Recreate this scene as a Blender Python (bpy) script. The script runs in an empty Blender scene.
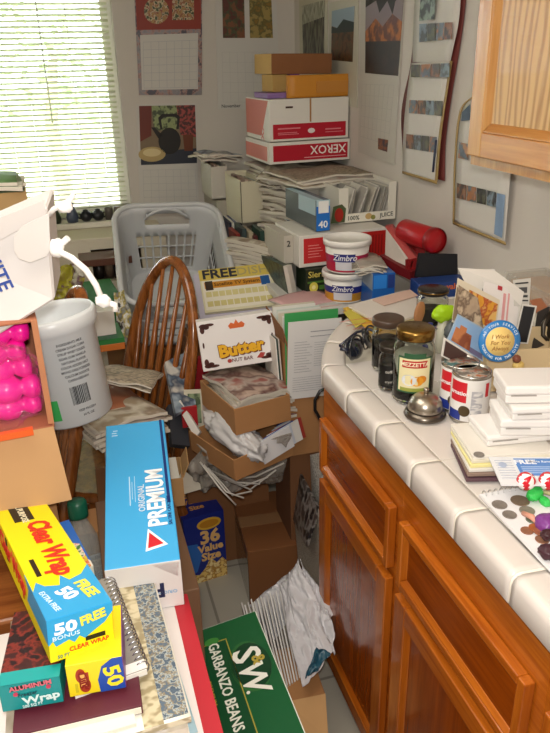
import bpy, bmesh, math, random
from mathutils import Vector, Matrix, Euler, noise
S = bpy.context.scene
COL = S.collection
R = math.radians
rnd = random.Random(7)

# ------------------------------------------------------------------ camera
F, CX, CY = 705.0, 275.0, 366.5
CAM = Vector((0, 0, 1.6))
def _axes():
    y = Vector((49-CX, 65-CY, F)).normalized()
    dx = 315-CX
    d = Vector((dx, -(dx*(49-CX)+F*F)/(65-CY), F)).normalized()
    z = -d
    return y.cross(z), y, z
AX, AY, AZ = _axes()
def at(px, py, ax, val):
    c = Vector((px-CX, py-CY, F))
    d = Vector((AX.dot(c), AY.dot(c), AZ.dot(c)))
    i = 'xyz'.index(ax)
    return CAM + d*((val-CAM[i])/d[i])
cam = bpy.data.objects.new('camera', bpy.data.cameras.new('camera'))
COL.objects.link(cam)
cam.data.sensor_fit = 'VERTICAL'; cam.data.sensor_height = 24; cam.data.lens = F/733*24
cam.data.clip_start = .02
def w(v): return Vector((AX.dot(v), AY.dot(v), AZ.dot(v)))
rx, ry, rz = w(Vector((1, 0, 0))), w(Vector((0, -1, 0))), w(Vector((0, 0, -1)))
cam.matrix_world = Matrix(((rx.x, ry.x, rz.x, 0), (rx.y, ry.y, rz.y, 0), (rx.z, ry.z, rz.z, CAM.z), (0, 0, 0, 1)))
S.camera = cam

# ------------------------------------------------------------------ world, lights, exposure
wd = bpy.data.worlds.new('world'); S.world = wd; wd.use_nodes = True
bg = wd.node_tree.nodes['Background']; bg.inputs[0].default_value = (.86, .93, 1, 1); bg.inputs[1].default_value = 8.5
def lamp(name, kind, loc, energy, col, size=.1, rot=(0, 0, 0), sy=None):
    l = bpy.data.lights.new(name, kind); l.energy = energy; l.color = col
    if kind == 'AREA':
        l.size = size
        if sy: l.shape = 'RECTANGLE'; l.size_y = sy
    elif kind == 'POINT': l.shadow_soft_size = size
    o = bpy.data.objects.new(name, l); o.location = loc; o.rotation_euler = rot; COL.objects.link(o); return o
lamp('camera_flash', 'POINT', (.0, .0, 1.66), 50, (1, .97, .92), .022)
lamp('ambient_fill', 'AREA', (-.35, 1.2, 2.3), 16, (1, .93, .83), 1.1)  # soft fill added under the ceiling for ambient level, not a known fixture
S.view_settings.view_transform = 'Standard'; S.view_settings.look = 'None'
S.view_settings.exposure = 0.0; S.view_settings.gamma = 1; S.view_settings.use_curve_mapping = False

# ------------------------------------------------------------------ materials
_m = {}
def srgb(c):
    if isinstance(c, str): c = tuple(int(c[i:i+2], 16)/255 for i in (0, 2, 4))
    return tuple((x/12.92 if x <= .04045 else ((x+.055)/1.055)**2.4) for x in c) + (1,)
def base(name):
    m = bpy.data.materials.new(name); m.use_nodes = True
    return m, m.node_tree.nodes, m.node_tree.links, m.node_tree.nodes['Principled BSDF']
def P(c, r=.5, metal=0, trans=0, noise_amt=.0, scale=30, alpha=1, coat=0, bump=0, em=0):
    k = ('P', str(c), r, metal, trans, noise_amt, scale, alpha, coat, bump, em)
    if k in _m: return _m[k]
    m, N, L, b = base('paint_'+str(len(_m)))
    col = srgb(c); b.inputs['Base Color'].default_value = col
    b.inputs['Roughness'].default_value = r; b.inputs['Metallic'].default_value = metal
    b.inputs['Transmission Weight'].default_value = trans; b.inputs['Alpha'].default_value = alpha
    b.inputs['Coat Weight'].default_value = coat; b.inputs['IOR'].default_value = 1.45
    if noise_amt or bump:
        tc = N.new('ShaderNodeTexCoord'); n = N.new('ShaderNodeTexNoise'); n.inputs['Scale'].default_value = scale; n.inputs['Detail'].default_value = 4
        L.new(tc.outputs['Object'], n.inputs['Vector'])
        if noise_amt:
            mx = N.new('ShaderNodeMix'); mx.data_type = 'RGBA'
            mx.inputs[6].default_value = tuple(x*(1-noise_amt) for x in col[:3])+(1,); mx.inputs[7].default_value = tuple(min(1, x*(1+noise_amt*.6)) for x in col[:3])+(1,)
            L.new(n.outputs['Fac'], mx.inputs[0]); L.new(mx.outputs[2], b.inputs['Base Color'])
        if bump:
            bp = N.new('ShaderNodeBump'); bp.inputs['Strength'].default_value = bump; bp.inputs['Distance'].default_value = .004
            L.new(n.outputs['Fac'], bp.inputs['Height']); L.new(bp.outputs[0], b.inputs['Normal'])
    _m[k] = m; return m
def wood(c1, c2, axis=2, r=.35, sc=1.0, coat=.3):
    k = ('W', c1, c2, axis, r, sc)
    if k in _m: return _m[k]
    m, N, L, b = base('oak_'+str(len(_m)))
    tc = N.new('ShaderNodeTexCoord'); mp = N.new('ShaderNodeMapping')
    s = [26*sc]*3; s[axis] = 1.6*sc; mp.inputs['Scale'].default_value = s
    L.new(tc.outputs['Object'], mp.inputs[0])
    n = N.new('ShaderNodeTexNoise'); n.inputs['Scale'].default_value = 1.5; n.inputs['Detail'].default_value = 6; n.inputs['Distortion'].default_value = .6
    L.new(mp.outputs[0], n.inputs['Vector'])
    n2 = N.new('ShaderNodeTexNoise'); n2.inputs['Scale'].default_value = 8; n2.inputs['Detail'].default_value = 2
    L.new(mp.outputs[0], n2.inputs['Vector'])
    ad = N.new('ShaderNodeMath'); ad.operation = 'MULTIPLY_ADD'; ad.inputs[1].default_value = .45
    L.new(n2.outputs['Fac'], ad.inputs[0]); L.new(n.outputs['Fac'], ad.inputs[2])
    cr = N.new('ShaderNodeValToRGB'); cr.color_ramp.elements[0].position = .5; cr.color_ramp.elements[1].position = .9
    cr.color_ramp.elements[0].color = srgb(c1); cr.color_ramp.elements[1].color = srgb(c2)
    L.new(ad.outputs[0], cr.inputs[0]); L.new(cr.outputs[0], b.inputs['Base Color'])
    b.inputs['Roughness'].default_value = r; b.inputs['Coat Weight'].default_value = coat
    _m[k] = m; return m
def ring_wood(c1, c2):      # cathedral grain for the upper door panel
    m, N, L, b = base('oak_cathedral')
    tc = N.new('ShaderNodeTexCoord'); mp = N.new('ShaderNodeMapping'); mp.inputs['Scale'].default_value = (1, 1, .16); mp.inputs['Location'].default_value = (0, .0, .35)
    L.new(tc.outputs['Object'], mp.inputs[0])
    wv = N.new('ShaderNodeTexWave'); wv.wave_type = 'BANDS'; wv.bands_direction = 'Y'; wv.inputs['Scale'].default_value = 17; wv.inputs['Distortion'].default_value = 9.0; wv.inputs['Detail'].default_value = 3; wv.inputs['Detail Scale'].default_value = 1.0
    L.new(mp.outputs[0], wv.inputs['Vector'])
    cr = N.new('ShaderNodeValToRGB'); cr.color_ramp.elements[0].position = .0; cr.color_ramp.elements[1].position = .75
    cr.color_ramp.elements[0].color = srgb(c1); cr.color_ramp.elements[1].color = srgb(c2)
    L.new(wv.outputs['Fac'], cr.inputs[0]); L.new(cr.outputs[0], b.inputs['Base Color']); b.inputs['Roughness'].default_value = .42
    b.inputs['Coat Weight'].default_value = .2
    return m
def printed(name, cols, scale=18, stretch=(1, 1, 1), r=.4, soft=True):   # blotchy printed paper
    k = ('Q', name)
    if k in _m: return _m[k]
    m, N, L, b = base(name)
    tc = N.new('ShaderNodeTexCoord'); mp = N.new('ShaderNodeMapping'); mp.inputs['Scale'].default_value = stretch
    L.new(tc.outputs['Object'], mp.inputs[0])
    v = N.new('ShaderNodeTexNoise'); v.inputs['Scale'].default_value = scale; v.inputs['Detail'].default_value = 3
    L.new(mp.outputs[0], v.inputs['Vector'])
    cr = N.new('ShaderNodeValToRGB'); cr.color_ramp.interpolation = 'LINEAR' if soft else 'CONSTANT'
    n = len(cols)
    while len(cr.color_ramp.elements) < n: cr.color_ramp.elements.new(.5)
    for i, c in enumerate(cols):
        cr.color_ramp.elements[i].position = 0 if i == 0 else .33+.34*i/n
        cr.color_ramp.elements[i].color = srgb(c)
    L.new(v.outputs['Fac'], cr.inputs[0]); L.new(cr.outputs[0], b.inputs['Base Color']); b.inputs['Roughness'].default_value = r
    _m[k] = m; return m
def textlines(name, paper, ink, pitch=260, r=.6, vert=False):       # paper printed with rows of small type
    k = ('T', name)
    if k in _m: return _m[k]
    m, N, L, b = base(name)
    tc = N.new('ShaderNodeTexCoord'); mp = N.new('ShaderNodeMapping'); mp.inputs['Scale'].default_value = (60, pitch, pitch) if not vert else (pitch, 60, 60)
    L.new(tc.outputs['Object'], mp.inputs[0])
    v = N.new('ShaderNodeTexNoise'); v.inputs['Scale'].default_value = 1; v.inputs['Detail'].default_value = 1
    L.new(mp.outputs[0], v.inputs['Vector'])
    cr = N.new('ShaderNodeValToRGB'); cr.color_ramp.elements[0].position = .40; cr.color_ramp.elements[1].position = .55
    cr.color_ramp.elements[0].color = srgb(ink); cr.color_ramp.elements[1].color = srgb(paper)
    L.new(v.outputs['Fac'], cr.inputs[0]); L.new(cr.outputs[0], b.inputs['Base Color']); b.inputs['Roughness'].default_value = r
    _m[k] = m; return m
def CARD(c='b98a5c'): return P(c, .85, noise_amt=.10, scale=14, bump=.15)
WHITE = 'ece9e2'
PAPER = P('e9e6de', .75)
NEWS = textlines('newsprint', 'a39a8c', '70685e', 300)
GLASS = P('f2f6f2', .03, trans=1.0)
OAK = wood('7e3606', '9e4a0a', 2, .22); OAKH = wood('7e3606', '9e4a0a', 1, .22); OAKL = wood('9a4a0e', 'c06a1c', 2, .25); OAKLH = wood('9a4a0e', 'c06a1c', 1, .25)

# ------------------------------------------------------------------ mesh helpers
def link(name, me, mats, parent=None):
    o = bpy.data.objects.new(name, me); COL.objects.link(o)
    for m in (mats if isinstance(mats, (list, tuple)) else [mats]): me.materials.append(m)
    if parent is not None: o.parent = parent
    return o
class MB:
    def __init__(s): s.bm = bmesh.new()
    def box(s, x0, y0, z0, x1, y1, z1, mi=0, M=None):
        vs = [s.bm.verts.new((x, y, z)) for x in (x0, x1) for y in (y0, y1) for z in (z0, z1)]
        if M is not None:
            for v in vs: v.co = M @ v.co
        for f in ((0, 1, 3, 2), (4, 6, 7, 5), (0, 4, 5, 1), (2, 3, 7, 6), (0, 2, 6, 4), (1, 5, 7, 3)):
            s.bm.faces.new([vs[i] for i in f]).material_index = mi
        return s
    def prism(s, pts, dirv, mi=0):      # closed polygon of Vectors extruded by dirv
        a = [s.bm.verts.new(p) for p in pts]; b = [s.bm.verts.new(Vector(p)+Vector(dirv)) for p in pts]; n = len(pts)
        s.bm.faces.new(a).material_index = mi; s.bm.faces.new(b[::-1]).material_index = mi
        for i in range(n): s.bm.faces.new([a[i], b[i], b[(i+1) % n], a[(i+1) % n]]).material_index = mi
        return s
    def tube(s, pts, r, n=8, closed=False, mi=0, flat=1.0, up=None):
        pts = [Vector(p) for p in pts]; rings = []; prev = None; N_ = len(pts)
        for i, p in enumerate(pts):
            a = pts[i-1] if (i > 0 or closed) else p; b = pts[(i+1) % N_] if (i < N_-1 or closed) else p
            t = (b-a).normalized()
            if prev is None: prev = (Vector(up) if up else (Vector((0, 0, 1)) if abs(t.z) < .9 else Vector((1, 0, 0))))
            u = (prev - t*prev.dot(t)).normalized(); prev = u; v = t.cross(u)
            rr = r[i] if isinstance(r, (list, tuple)) else r
            rings.append([s.bm.verts.new(p + u*math.cos(k*2*math.pi/n)*rr*flat + v*math.sin(k*2*math.pi/n)*rr) for k in range(n)])
        for i in range(N_ if closed else N_-1):
            A, B = rings[i], rings[(i+1) % N_]
            for k in range(n):
                f = s.bm.faces.new([A[k], A[(k+1) % n], B[(k+1) % n], B[k]]); f.material_index = mi; f.smooth = True
        if not closed:
            s.bm.faces.new(rings[0][::-1]).material_index = mi; s.bm.faces.new(rings[-1]).material_index = mi
        return s
    def lathe(s, prof, n=32, c=(0, 0, 0), mi=0, smooth=True):
        rings = []
        for (r, z) in prof:
            if r <= 1e-6: rings.append([s.bm.verts.new((c[0], c[1], c[2]+z))])
            else: rings.append([s.bm.verts.new((c[0]+r*math.cos(k*2*math.pi/n), c[1]+r*math.sin(k*2*math.pi/n), c[2]+z)) for k in range(n)])
        for A, B in zip(rings, rings[1:]):
            for k in range(n):
                q = [A[k % len(A)], A[(k+1) % len(A)], B[(k+1) % len(B)], B[k % len(B)]]
                q2 = []
                for v in q:
                    if v not in q2: q2.append(v)
                if len(q2) > 2:
                    f = s.bm.faces.new(q2); f.smooth = smooth; f.material_index = mi
        return s
    def ball(s, c, r, sc=(1, 1, 1), n=12, mi=0):
        g = bmesh.ops.create_uvsphere(s.bm, u_segments=n*2, v_segments=n, radius=r)
        for v in g['verts']: v.co = Vector((v.co.x*sc[0]+c[0], v.co.y*sc[1]+c[1], v.co.z*sc[2]+c[2]))
        for f in {f for v in g['verts'] for f in v.link_faces}: f.smooth = True; f.material_index = mi
        return s
    def done(s, name, mats, parent=None, bevel=0, seg=2, loc=None, rot=None):
        bmesh.ops.recalc_face_normals(s.bm, faces=s.bm.faces)
        me = bpy.data.meshes.new(name); s.bm.to_mesh(me); s.bm.free()
        o = link(name, me, mats, parent)
        if bevel:
            b = o.modifiers.new('bevel', 'BEVEL'); b.width = bevel; b.segments = seg; b.limit_method = 'ANGLE'; b.angle_limit = R(40)
        if loc is not None: o.location = loc
        if rot is not None: o.rotation_euler = rot
        return o
def tag(o, label=None, cat=None, group=None, kind=None):
    if label: o['label'] = label
    if cat: o['category'] = cat
    if group: o['group'] = group
    if kind: o['kind'] = kind
    return o
def thing(name, label, cat, loc=(0, 0, 0), rot=(0, 0, 0), group=None):
    o = bpy.data.objects.new(name, None); COL.objects.link(o); o.empty_display_size = .05
    o.location = loc; o.rotation_euler = [R(a) for a in rot]
    return tag(o, label, cat, group)
def copy_tree(o, parent=None):
    c = o.copy(); COL.objects.link(c)
    if parent is not None: c.parent = parent
    for ch in list(o.children): copy_tree(ch, c)
    return c
def slab(name, pts, t, mat, parent=None, dirn=None):      # thin prism through world points
    pts = [Vector(p) for p in pts]
    n = Vector(dirn) if dirn else (pts[1]-pts[0]).cross(pts[2]-pts[0]).normalized()
    return MB().prism(pts, n*t).done(name, mat, parent)
# faces of a box thing (w,d,h) in its own space: origin, u axis, v axis, normal
def face(D, f):
    W, d, h = D
    return {'front': (Vector((0, 0, 0)), Vector((1, 0, 0)), Vector((0, 0, 1)), Vector((0, -1, 0))),
            'top': (Vector((0, 0, h)), Vector((1, 0, 0)), Vector((0, 1, 0)), Vector((0, 0, 1))),
            'left': (Vector((0, d, 0)), Vector((0, -1, 0)), Vector((0, 0, 1)), Vector((-1, 0, 0))),
            'right': (Vector((W, 0, 0)), Vector((0, 1, 0)), Vector((0, 0, 1)), Vector((1, 0, 0)))}[f]
def decal(t, D, f, quads, color, name='printed_panel', r=.4, lift=.0008):
    """quads: list of polygons in fractions (u,v) of the face, or (u0,v0,u1,v1)"""
    o, u, v, n = face(D, f)
    su = {'front': D[0], 'top': D[0], 'left': D[1], 'right': D[1]}[f]; sv = {'front': D[2], 'top': D[1], 'left': D[2], 'right': D[2]}[f]
    mb = MB()
    for q in quads:
        if not isinstance(q[0], (tuple, list)): q = ((q[0], q[1]), (q[2], q[1]), (q[2], q[3]), (q[0], q[3]))
        mb.prism([o + u*(a*su) + v*(b*sv) for a, b in q], n*lift)
    return mb.done(name, P(color, r) if isinstance(color, (str, tuple)) else color, t)
def ell(cu, cv, ru, rv, n=20, a0=0, a1=360): return [(cu+ru*math.cos(R(a0+(a1-a0)*k/n)), cv+rv*math.sin(R(a0+(a1-a0)*k/n))) for k in range(n if a1-a0 == 360 else n+1)]
def text_mesh(body, size, bold=0, slant=0, space=1.0):
    c = bpy.data.curves.new('lettering', 'FONT'); c.body = body; c.size = size; c.offset = bold*size; c.extrude = .0003; c.shear = slant
    c.align_x = 'CENTER'; c.align_y = 'CENTER'; c.space_character = space; c.resolution_u = 2
    o = bpy.data.objects.new('lettering_source', c); COL.objects.link(o)
    dg = bpy.context.evaluated_depsgraph_get(); me = bpy.data.meshes.new_from_object(o.evaluated_get(dg))
    bpy.data.objects.remove(o); bpy.data.curves.remove(c); return me
def txt(t, D, f, body, cu, cv, size, color, ang=0, bold=.012, sx=1, slant=0, lift=.0012, name='lettering', flip=False):
    o, u, v, n = face(D, f)
    su = {'front': D[0], 'top': D[0], 'left': D[1], 'right': D[1]}[f]; sv = {'front': D[2], 'top': D[1], 'left': D[2], 'right': D[2]}[f]
    me = text_mesh(body, size, bold, slant)
    ob = link(name, me, P(color, .45) if isinstance(color, (str, tuple)) else color, t)
    M = Matrix.Identity(4)
    for i in range(3): M[i][0] = u[i]; M[i][1] = v[i]; M[i][2] = n[i]
    p = o + u*(cu*su) + v*(cv*sv) + n*lift
    ob.matrix_local = Matrix.Translation(p) @ M @ Matrix.Rotation(R(ang), 4, 'Z') @ Matrix.Diagonal((sx, 1, 1, 1))
    return ob
def carton(name, label, cat, P_, R_, D, mat, body='carton_body', group=None, bevel=.002, seams=None):
    t = thing(name, label, cat, P_, R_, group)
    MB().box(0, 0, 0, *D).done(body, mat, t, bevel)
    if seams:      # a strip of tape along the lid seam
        W, d, h = D
        MB().box(0, d/2-.025, h, W, d/2+.025, h+.0006).box(-.0006, d/2-.025, h-.06, 0, d/2+.025, h).box(W, d/2-.025, h-.06, W+.0006, d/2+.025, h).done('packing_tape', seams, t)
    return t
def opencarton(name, label, cat, P_, R_, D, mat, flaps=(), group=None, t_=.004):
    """flaps: (side, length, outward angle from vertical in degrees)"""
    W, d, h = D; t = thing(name, label, cat, P_, R_, group)
    MB().box(0, 0, 0, W, d, t_).box(0, 0, t_, W, t_, h).box(0, d-t_, t_, W, d, h).box(0, t_, t_, t_, d-t_, h).box(W-t_, t_, t_, W, d-t_, h).done('carton_body', mat, t, .0008, 1)
    for side, ln, ang in flaps:
        a = R(ang); dz, do = math.cos(a)*ln, math.sin(a)*ln
        pts = {'front': [(0.004, 0, h), (W-.004, 0, h), (W-.012, -do, h+dz), (.012, -do, h+dz)], 'back': [(0.004, d, h), (W-.004, d, h), (W-.012, d+do, h+dz), (.012, d+do, h+dz)],
               'left': [(0, .004, h), (0, d-.004, h), (-do, d-.012, h+dz), (-do, .012, h+dz)], 'right': [(W, .004, h), (W, d-.004, h), (W+do, d-.012, h+dz), (W+do, .012, h+dz)]}[side]
        slab('flap', pts, .003, mat, t)
    return t
def mag(name, W, d, t, mats, sag=.004, curl=0, seed=0, nx=8, ny=8, parent=None, wav=.004):
    """soft sheet block: mats = [cover, page edge]"""
    bm = bmesh.new(); r = random.Random(seed); ox = r.random()*50
    def zf(i, j):
        x, y = i/nx*2-1, j/ny*2-1
        return -sag*(x*x+y*y) + curl*max(0, x*.6-y*.8)**2 + wav*noise.noise(Vector((i*.35+ox, j*.35, ox)))
    top = [[bm.verts.new((W*i/nx, d*j/ny, t+zf(i, j))) for j in range(ny+1)] for i in range(nx+1)]
    bot = [[bm.verts.new((W*i/nx, d*j/ny, zf(i, j))) for j in range(ny+1)] for i in range(nx+1)]
    for i in range(nx):
        for j in range(ny):
            f = bm.faces.new([top[i][j], top[i+1][j], top[i+1][j+1], top[i][j+1]]); f.smooth = True
            f = bm.faces.new([bot[i][j+1], bot[i+1][j+1], bot[i+1][j], bot[i][j]]); f.smooth = True
    for i in range(nx):
        for j, s in ((0, 1), (ny, -1)):
            q = [bot[i][j], bot[i+1][j], top[i+1][j], top[i][j]]; f = bm.faces.new(q[::s]); f.material_index = 1
    for j in range(ny):
        for i, s in ((0, -1), (nx, 1)):
            q = [bot[i][j], bot[i][j+1], top[i][j+1], top[i][j]]; f = bm.faces.new(q[::s]); f.material_index = 1
    me = bpy.data.meshes.new(name); bm.to_mesh(me); bm.free()
    return link(name, me, mats, parent)
def pile(name, label, cat, group, c, W, d, t, n, mats, yaw=0, jit=.02, jang=6, seed=0, tilt=(0, 0), sag=.006, wav=.006, curl=0, labels=None):
    r = random.Random(seed); z = c[2]; out = []
    for k in range(n):
        mm = mats[k % len(mats)]
        o = mag(name, W, d, t, [mm, P('cfc8ba', .8)] if not isinstance(mm, list) else mm, sag, curl, seed*31+k, wav=wav)
        a = R(yaw + r.uniform(-jang, jang)); rot = Euler((R(tilt[0]), R(tilt[1]), a))
        off = rot.to_matrix() @ Vector((-W/2, -d/2, 0))
        o.location = (c[0]+r.uniform(-jit, jit)+off.x, c[1]+r.uniform(-jit, jit)+off.y, z+off.z); o.rotation_euler = rot
        tag(o, labels[k] if labels else label, cat, group); out.append(o); z += t*1.12/max(.3, math.cos(R(tilt[0])))
    return out
def crumple(name, corners, n, amp, seed, mat, parent=None, t=.0015, freq=3.0, ridge=None):
    """crumpled film stretched between four corners (a,b,c,d in order)"""
    a, b, c, d = [Vector(p) for p in corners]; bm = bmesh.new(); nn = (b-a).cross(d-a).normalized(); G = []
    for i in range(n+1):
        row = []
        for j in range(n+1):
            u, v = i/n, j/n; p = a*(1-u)*(1-v)+b*u*(1-v)+c*u*v+d*(1-u)*v
            q = Vector((u*freq+seed, v*freq, seed*.7))
            h = noise.noise(q)*amp + abs(noise.noise(q*2.7))*amp*.7
            e = min(1, 6*min(u, 1-u, v, 1-v)+.35)
            if ridge: h += ridge*math.sin(math.pi*u)*math.sin(math.pi*v)
            p = p + nn*h*e + Vector((noise.noise(q+Vector((9, 0, 0))), noise.noise(q+Vector((0, 9, 0))), 0))*amp*.6
            row.append(bm.verts.new(p))
        G.append(row)
    for i in range(n):
        for j in range(n): bm.faces.new([G[i][j], G[i+1][j], G[i+1][j+1], G[i][j+1]]).smooth = (i+j) % 3 != 0
    me = bpy.data.meshes.new(name); bm.to_mesh(me); bm.free(); o = link(name, me, mat, parent)
    s = o.modifiers.new('solid', 'SOLIDIFY'); s.thickness = t; return o

exec_parts = []
# ================================================================== THE ROOM
FZ, CZ, XW, XL, YB, YF = -.14, 2.36, 1.17, -1.9, 3.62, -1.6
wallm = P('cfc8bf', .85, noise_amt=.04, scale=3, bump=.25)
def struct(o): o['kind'] = 'structure'; return o
fm, N, L, b = base('floor_tile')
tc = N.new('ShaderNodeTexCoord'); br = N.new('ShaderNodeTexBrick'); br.offset = 0; br.inputs['Scale'].default_value = 1
br.inputs['Brick Width'].default_value = .3; br.inputs['Row Height'].default_value = .3; br.inputs['Mortar Size'].default_value = .005
br.inputs['Color1'].default_value = srgb('b9b3a4'); br.inputs['Color2'].default_value = srgb('b1ab9d'); br.inputs['Mortar'].default_value = srgb('8d877c')
L.new(tc.outputs['Object'], br.inputs['Vector']); L.new(br.outputs['Color'], b.inputs['Base Color']); b.inputs['Roughness'].default_value = .35
struct(MB().box(XL-.1, YF-.1, FZ-.1, XW+.1, YB+.1, FZ).done('floor', fm))
struct(MB().box(XL-.1, YF-.1, CZ, XW+.1, YB+.1, CZ+.1).done('ceiling', P('ddd8cc', .9)))
struct(MB().box(XW, YF-.1, FZ, XW+.1, YB+.1, CZ).done('wall_right', wallm))
struct(MB().box(XL-.1, YF-.1, FZ, XL, YB+.1, CZ).done('wall_left', wallm))
struct(MB().box(XL, YF-.1, FZ, XW, YF, CZ).done('wall_front', wallm))
WX0, WX1, WZ0, WZ1 = -1.35, .305, .90, 2.16
struct(MB().box(XL, YB, FZ, WX0, YB+.14, CZ).box(WX1, YB, FZ, XW, YB+.14, CZ).box(WX0, YB, FZ, WX1, YB+.14, WZ0).box(WX0, YB, WZ1, WX1, YB+.14, CZ).done('wall_back', wallm))
win = thing('window_1', None, None, (0, 0, 0)); win['kind'] = 'structure'
fr = P('e6e3d8', .5)
MB().box(WX0, YB+.06, WZ0, WX0+.05, YB+.12, WZ1).box(WX1-.05, YB+.06, WZ0, WX1, YB+.12, WZ1).box(WX0, YB+.06, WZ0, WX1, YB+.12, WZ0+.05).box(WX0, YB+.06, WZ1-.05, WX1, YB+.12, WZ1).box(-.56, YB+.07, WZ0, -.52, YB+.11, WZ1).done('window_frame', fr, win, .002)
MB().box(WX0+.05, YB+.088, WZ0+.05, WX1-.05, YB+.092, WZ1-.05).done('window_glass', P('ffffff', .0, trans=1.0), win)
MB().box(WX0-.03, YB-.10, WZ0-.03, WX1+.03, YB+.06, WZ0-.002).done('window_sill', P('ddd8ca', .6), win, .004)
# garden beyond the glass
g = MB().box(-7, YB+.3, -.6, 7, 14, -.5).done('garden_lawn', P('8fae62', .95, noise_amt=.3, scale=4)); struct(g)
fc = MB()
for i in range(40): fc.box(-5+i*.25, 9.0, -.5, -5+i*.25+.24, 9.03, 1.35+.02*(i % 3))
tag(fc.done('garden_fence', P('d3c8b4', .9, noise_amt=.1, scale=3)), 'pale wooden board fence across the garden outside the window', 'fence')
tree = thing('garden_tree', 'leafy green tree outside behind the blind', 'tree', (-.05, 7.2, -.5))
tk = MB().tube([(0, 0, 0), (.05, 0, .8), (.0, 0, 1.6), (.1, 0, 2.2)], [.09, .08, .06, .04]).done('trunk', P('a3937c', .9), tree)
lv = MB(); r_ = random.Random(3)
for i in range(150):
    c = Vector((r_.gauss(.35, .45), r_.gauss(0, .4), r_.gauss(2.2, .38))); a = Vector((r_.uniform(-1, 1), r_.uniform(-1, 1), r_.uniform(-.6, .6))).normalized()*.09; q = a.cross(Vector((r_.uniform(-1, 1), .3, 1))).normalized()*.045
    lv.prism([c-a, c+q, c+a, c-q], a.cross(q).normalized()*.002)
tag(lv.done('foliage', P('b9c8a2', .8), tree), kind='stuff')

# window blind: slats in front of the glass
bl = thing('window_blind', 'cream horizontal slat blind lowered over the window', 'blind', (0, 0, 0))
sl = MB(); z = WZ0+.045; k = 0
while z < WZ1-.05:
    M = Matrix.Translation((0, YB+.035, z)) @ Matrix.Rotation(R(-24), 4, 'X')
    sl.box(WX0+.015, -.0125, -.0006, WX1-.02, .0125, .0006, M=M); z += .0232
sl.done('slats', P('dfe0c4', .55), bl)
MB().box(WX0+.012, YB+.02, WZ1-.045, WX1-.015, YB+.05, WZ1-.002).done('headrail', P('e3e1cf', .5), bl)
MB().box(WX0+.012, YB+.022, WZ0+.006, WX1-.018, YB+.048, WZ0+.026).done('bottom_rail', P('b9c096', .5), bl, .002)
for x in (-.95, -.4, .10): MB().tube([(x, YB+.02, WZ0+.02), (x, YB+.02, WZ1-.03)], .0012, 5).done('ladder_cord', P('d6d6c0', .7), bl)
MB().tube([(-.02, YB+.012, WZ1-.05), (-.02, YB+.012, 1.35)], .003, 6).done('tilt_wand', P('dfe4d4', .3), bl)

# ------------------------------------------------------------------ upper cabinet
WG = ring_wood('9a6c36', 'c29a62')  # upper oak tones: base cabinet wood paled to hold the flash glare
W1 = wood('a46c34', 'c08f54', 2, .3); W1H = wood('a0622a', 'bb8343', 1, .3)
uc = thing('upper_cabinet', 'flash-lightened oak upper wall cabinet with a raised arch-grain door', 'cabinet', (0, 0, 0))
MB().box(.892, .1, 1.372, XW-.002, 1.462, 2.25).done('cabinet_body', W1H, uc, .001)
MB().box(.889, .1, 1.372, .893, 1.462, 2.25).done('face_frame', W1, uc)
def panel_door(parent, x, y0, y1, z0, z1, fw, mats, name='door', th=.02, slope=.014, knob=False):
    """door lying in the plane x facing -X, y0 < y1"""
    mv, mh, mp = mats
    m = MB()
    def rail(a, b_, horiz):
        m.box(x-th, a[0], a[1], x, b_[0], b_[1], 1 if horiz else 0)
    rail((y0, z0), (y0+fw, z1), False); rail((y1-fw, z0), (y1, z1), False)
    rail((y0+fw, z0), (y1-fw, z0+fw), True); rail((y0+fw, z1-fw), (y1-fw, z1), True)
    # sloped inner moulding
    s = slope; Y0, Y1, Z0, Z1 = y0+fw, y1-fw, z0+fw, z1-fw; xo, xi = x-th, x-th+.011
    for pts, mi in (([(Y0, Z0), (Y0, Z1), (Y0+s, Z1-s), (Y0+s, Z0+s)], 0), ([(Y1, Z0), (Y1, Z1), (Y1-s, Z1-s), (Y1-s, Z0+s)], 0),
                    ([(Y0, Z0), (Y1, Z0), (Y1-s, Z0+s), (Y0+s, Z0+s)], 1), ([(Y0, Z1), (Y1, Z1), (Y1-s, Z1-s), (Y0+s, Z1-s)], 1)):
        (a, b_, c, d) = pts
        v = [Vector((xo+.001, *a)), Vector((xo+.001, *b_)), Vector((xi, *c)), Vector((xi, *d))]
        bk = [p+Vector((.006, 0, 0)) for p in v]
        va = [m.bm.verts.new(p) for p in v]; vb = [m.bm.verts.new(p) for p in bk]
        m.bm.faces.new(va).material_index = mi; m.bm.faces.new(vb[::-1]).material_index = mi
        for i in range(4): m.bm.faces.new([va[i], vb[i], vb[(i+1) % 4], va[(i+1) % 4]]).material_index = mi
    fo = m.done(name, [mv, mh], parent, .003)
    MB().box(xi, Y0+s-.002, Z0+s-.002, x-.001, Y1-s+.002, Z1-s+.002).done('panel', mp, fo)
    return fo
panel_door(uc, .888, .93, 1.447, 1.395, 2.2, .052, (W1, W1H, WG), slope=.02)
panel_door(uc, .888, .38, .90, 1.395, 2.2, .052, (W1, W1H, WG), slope=.02)

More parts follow.
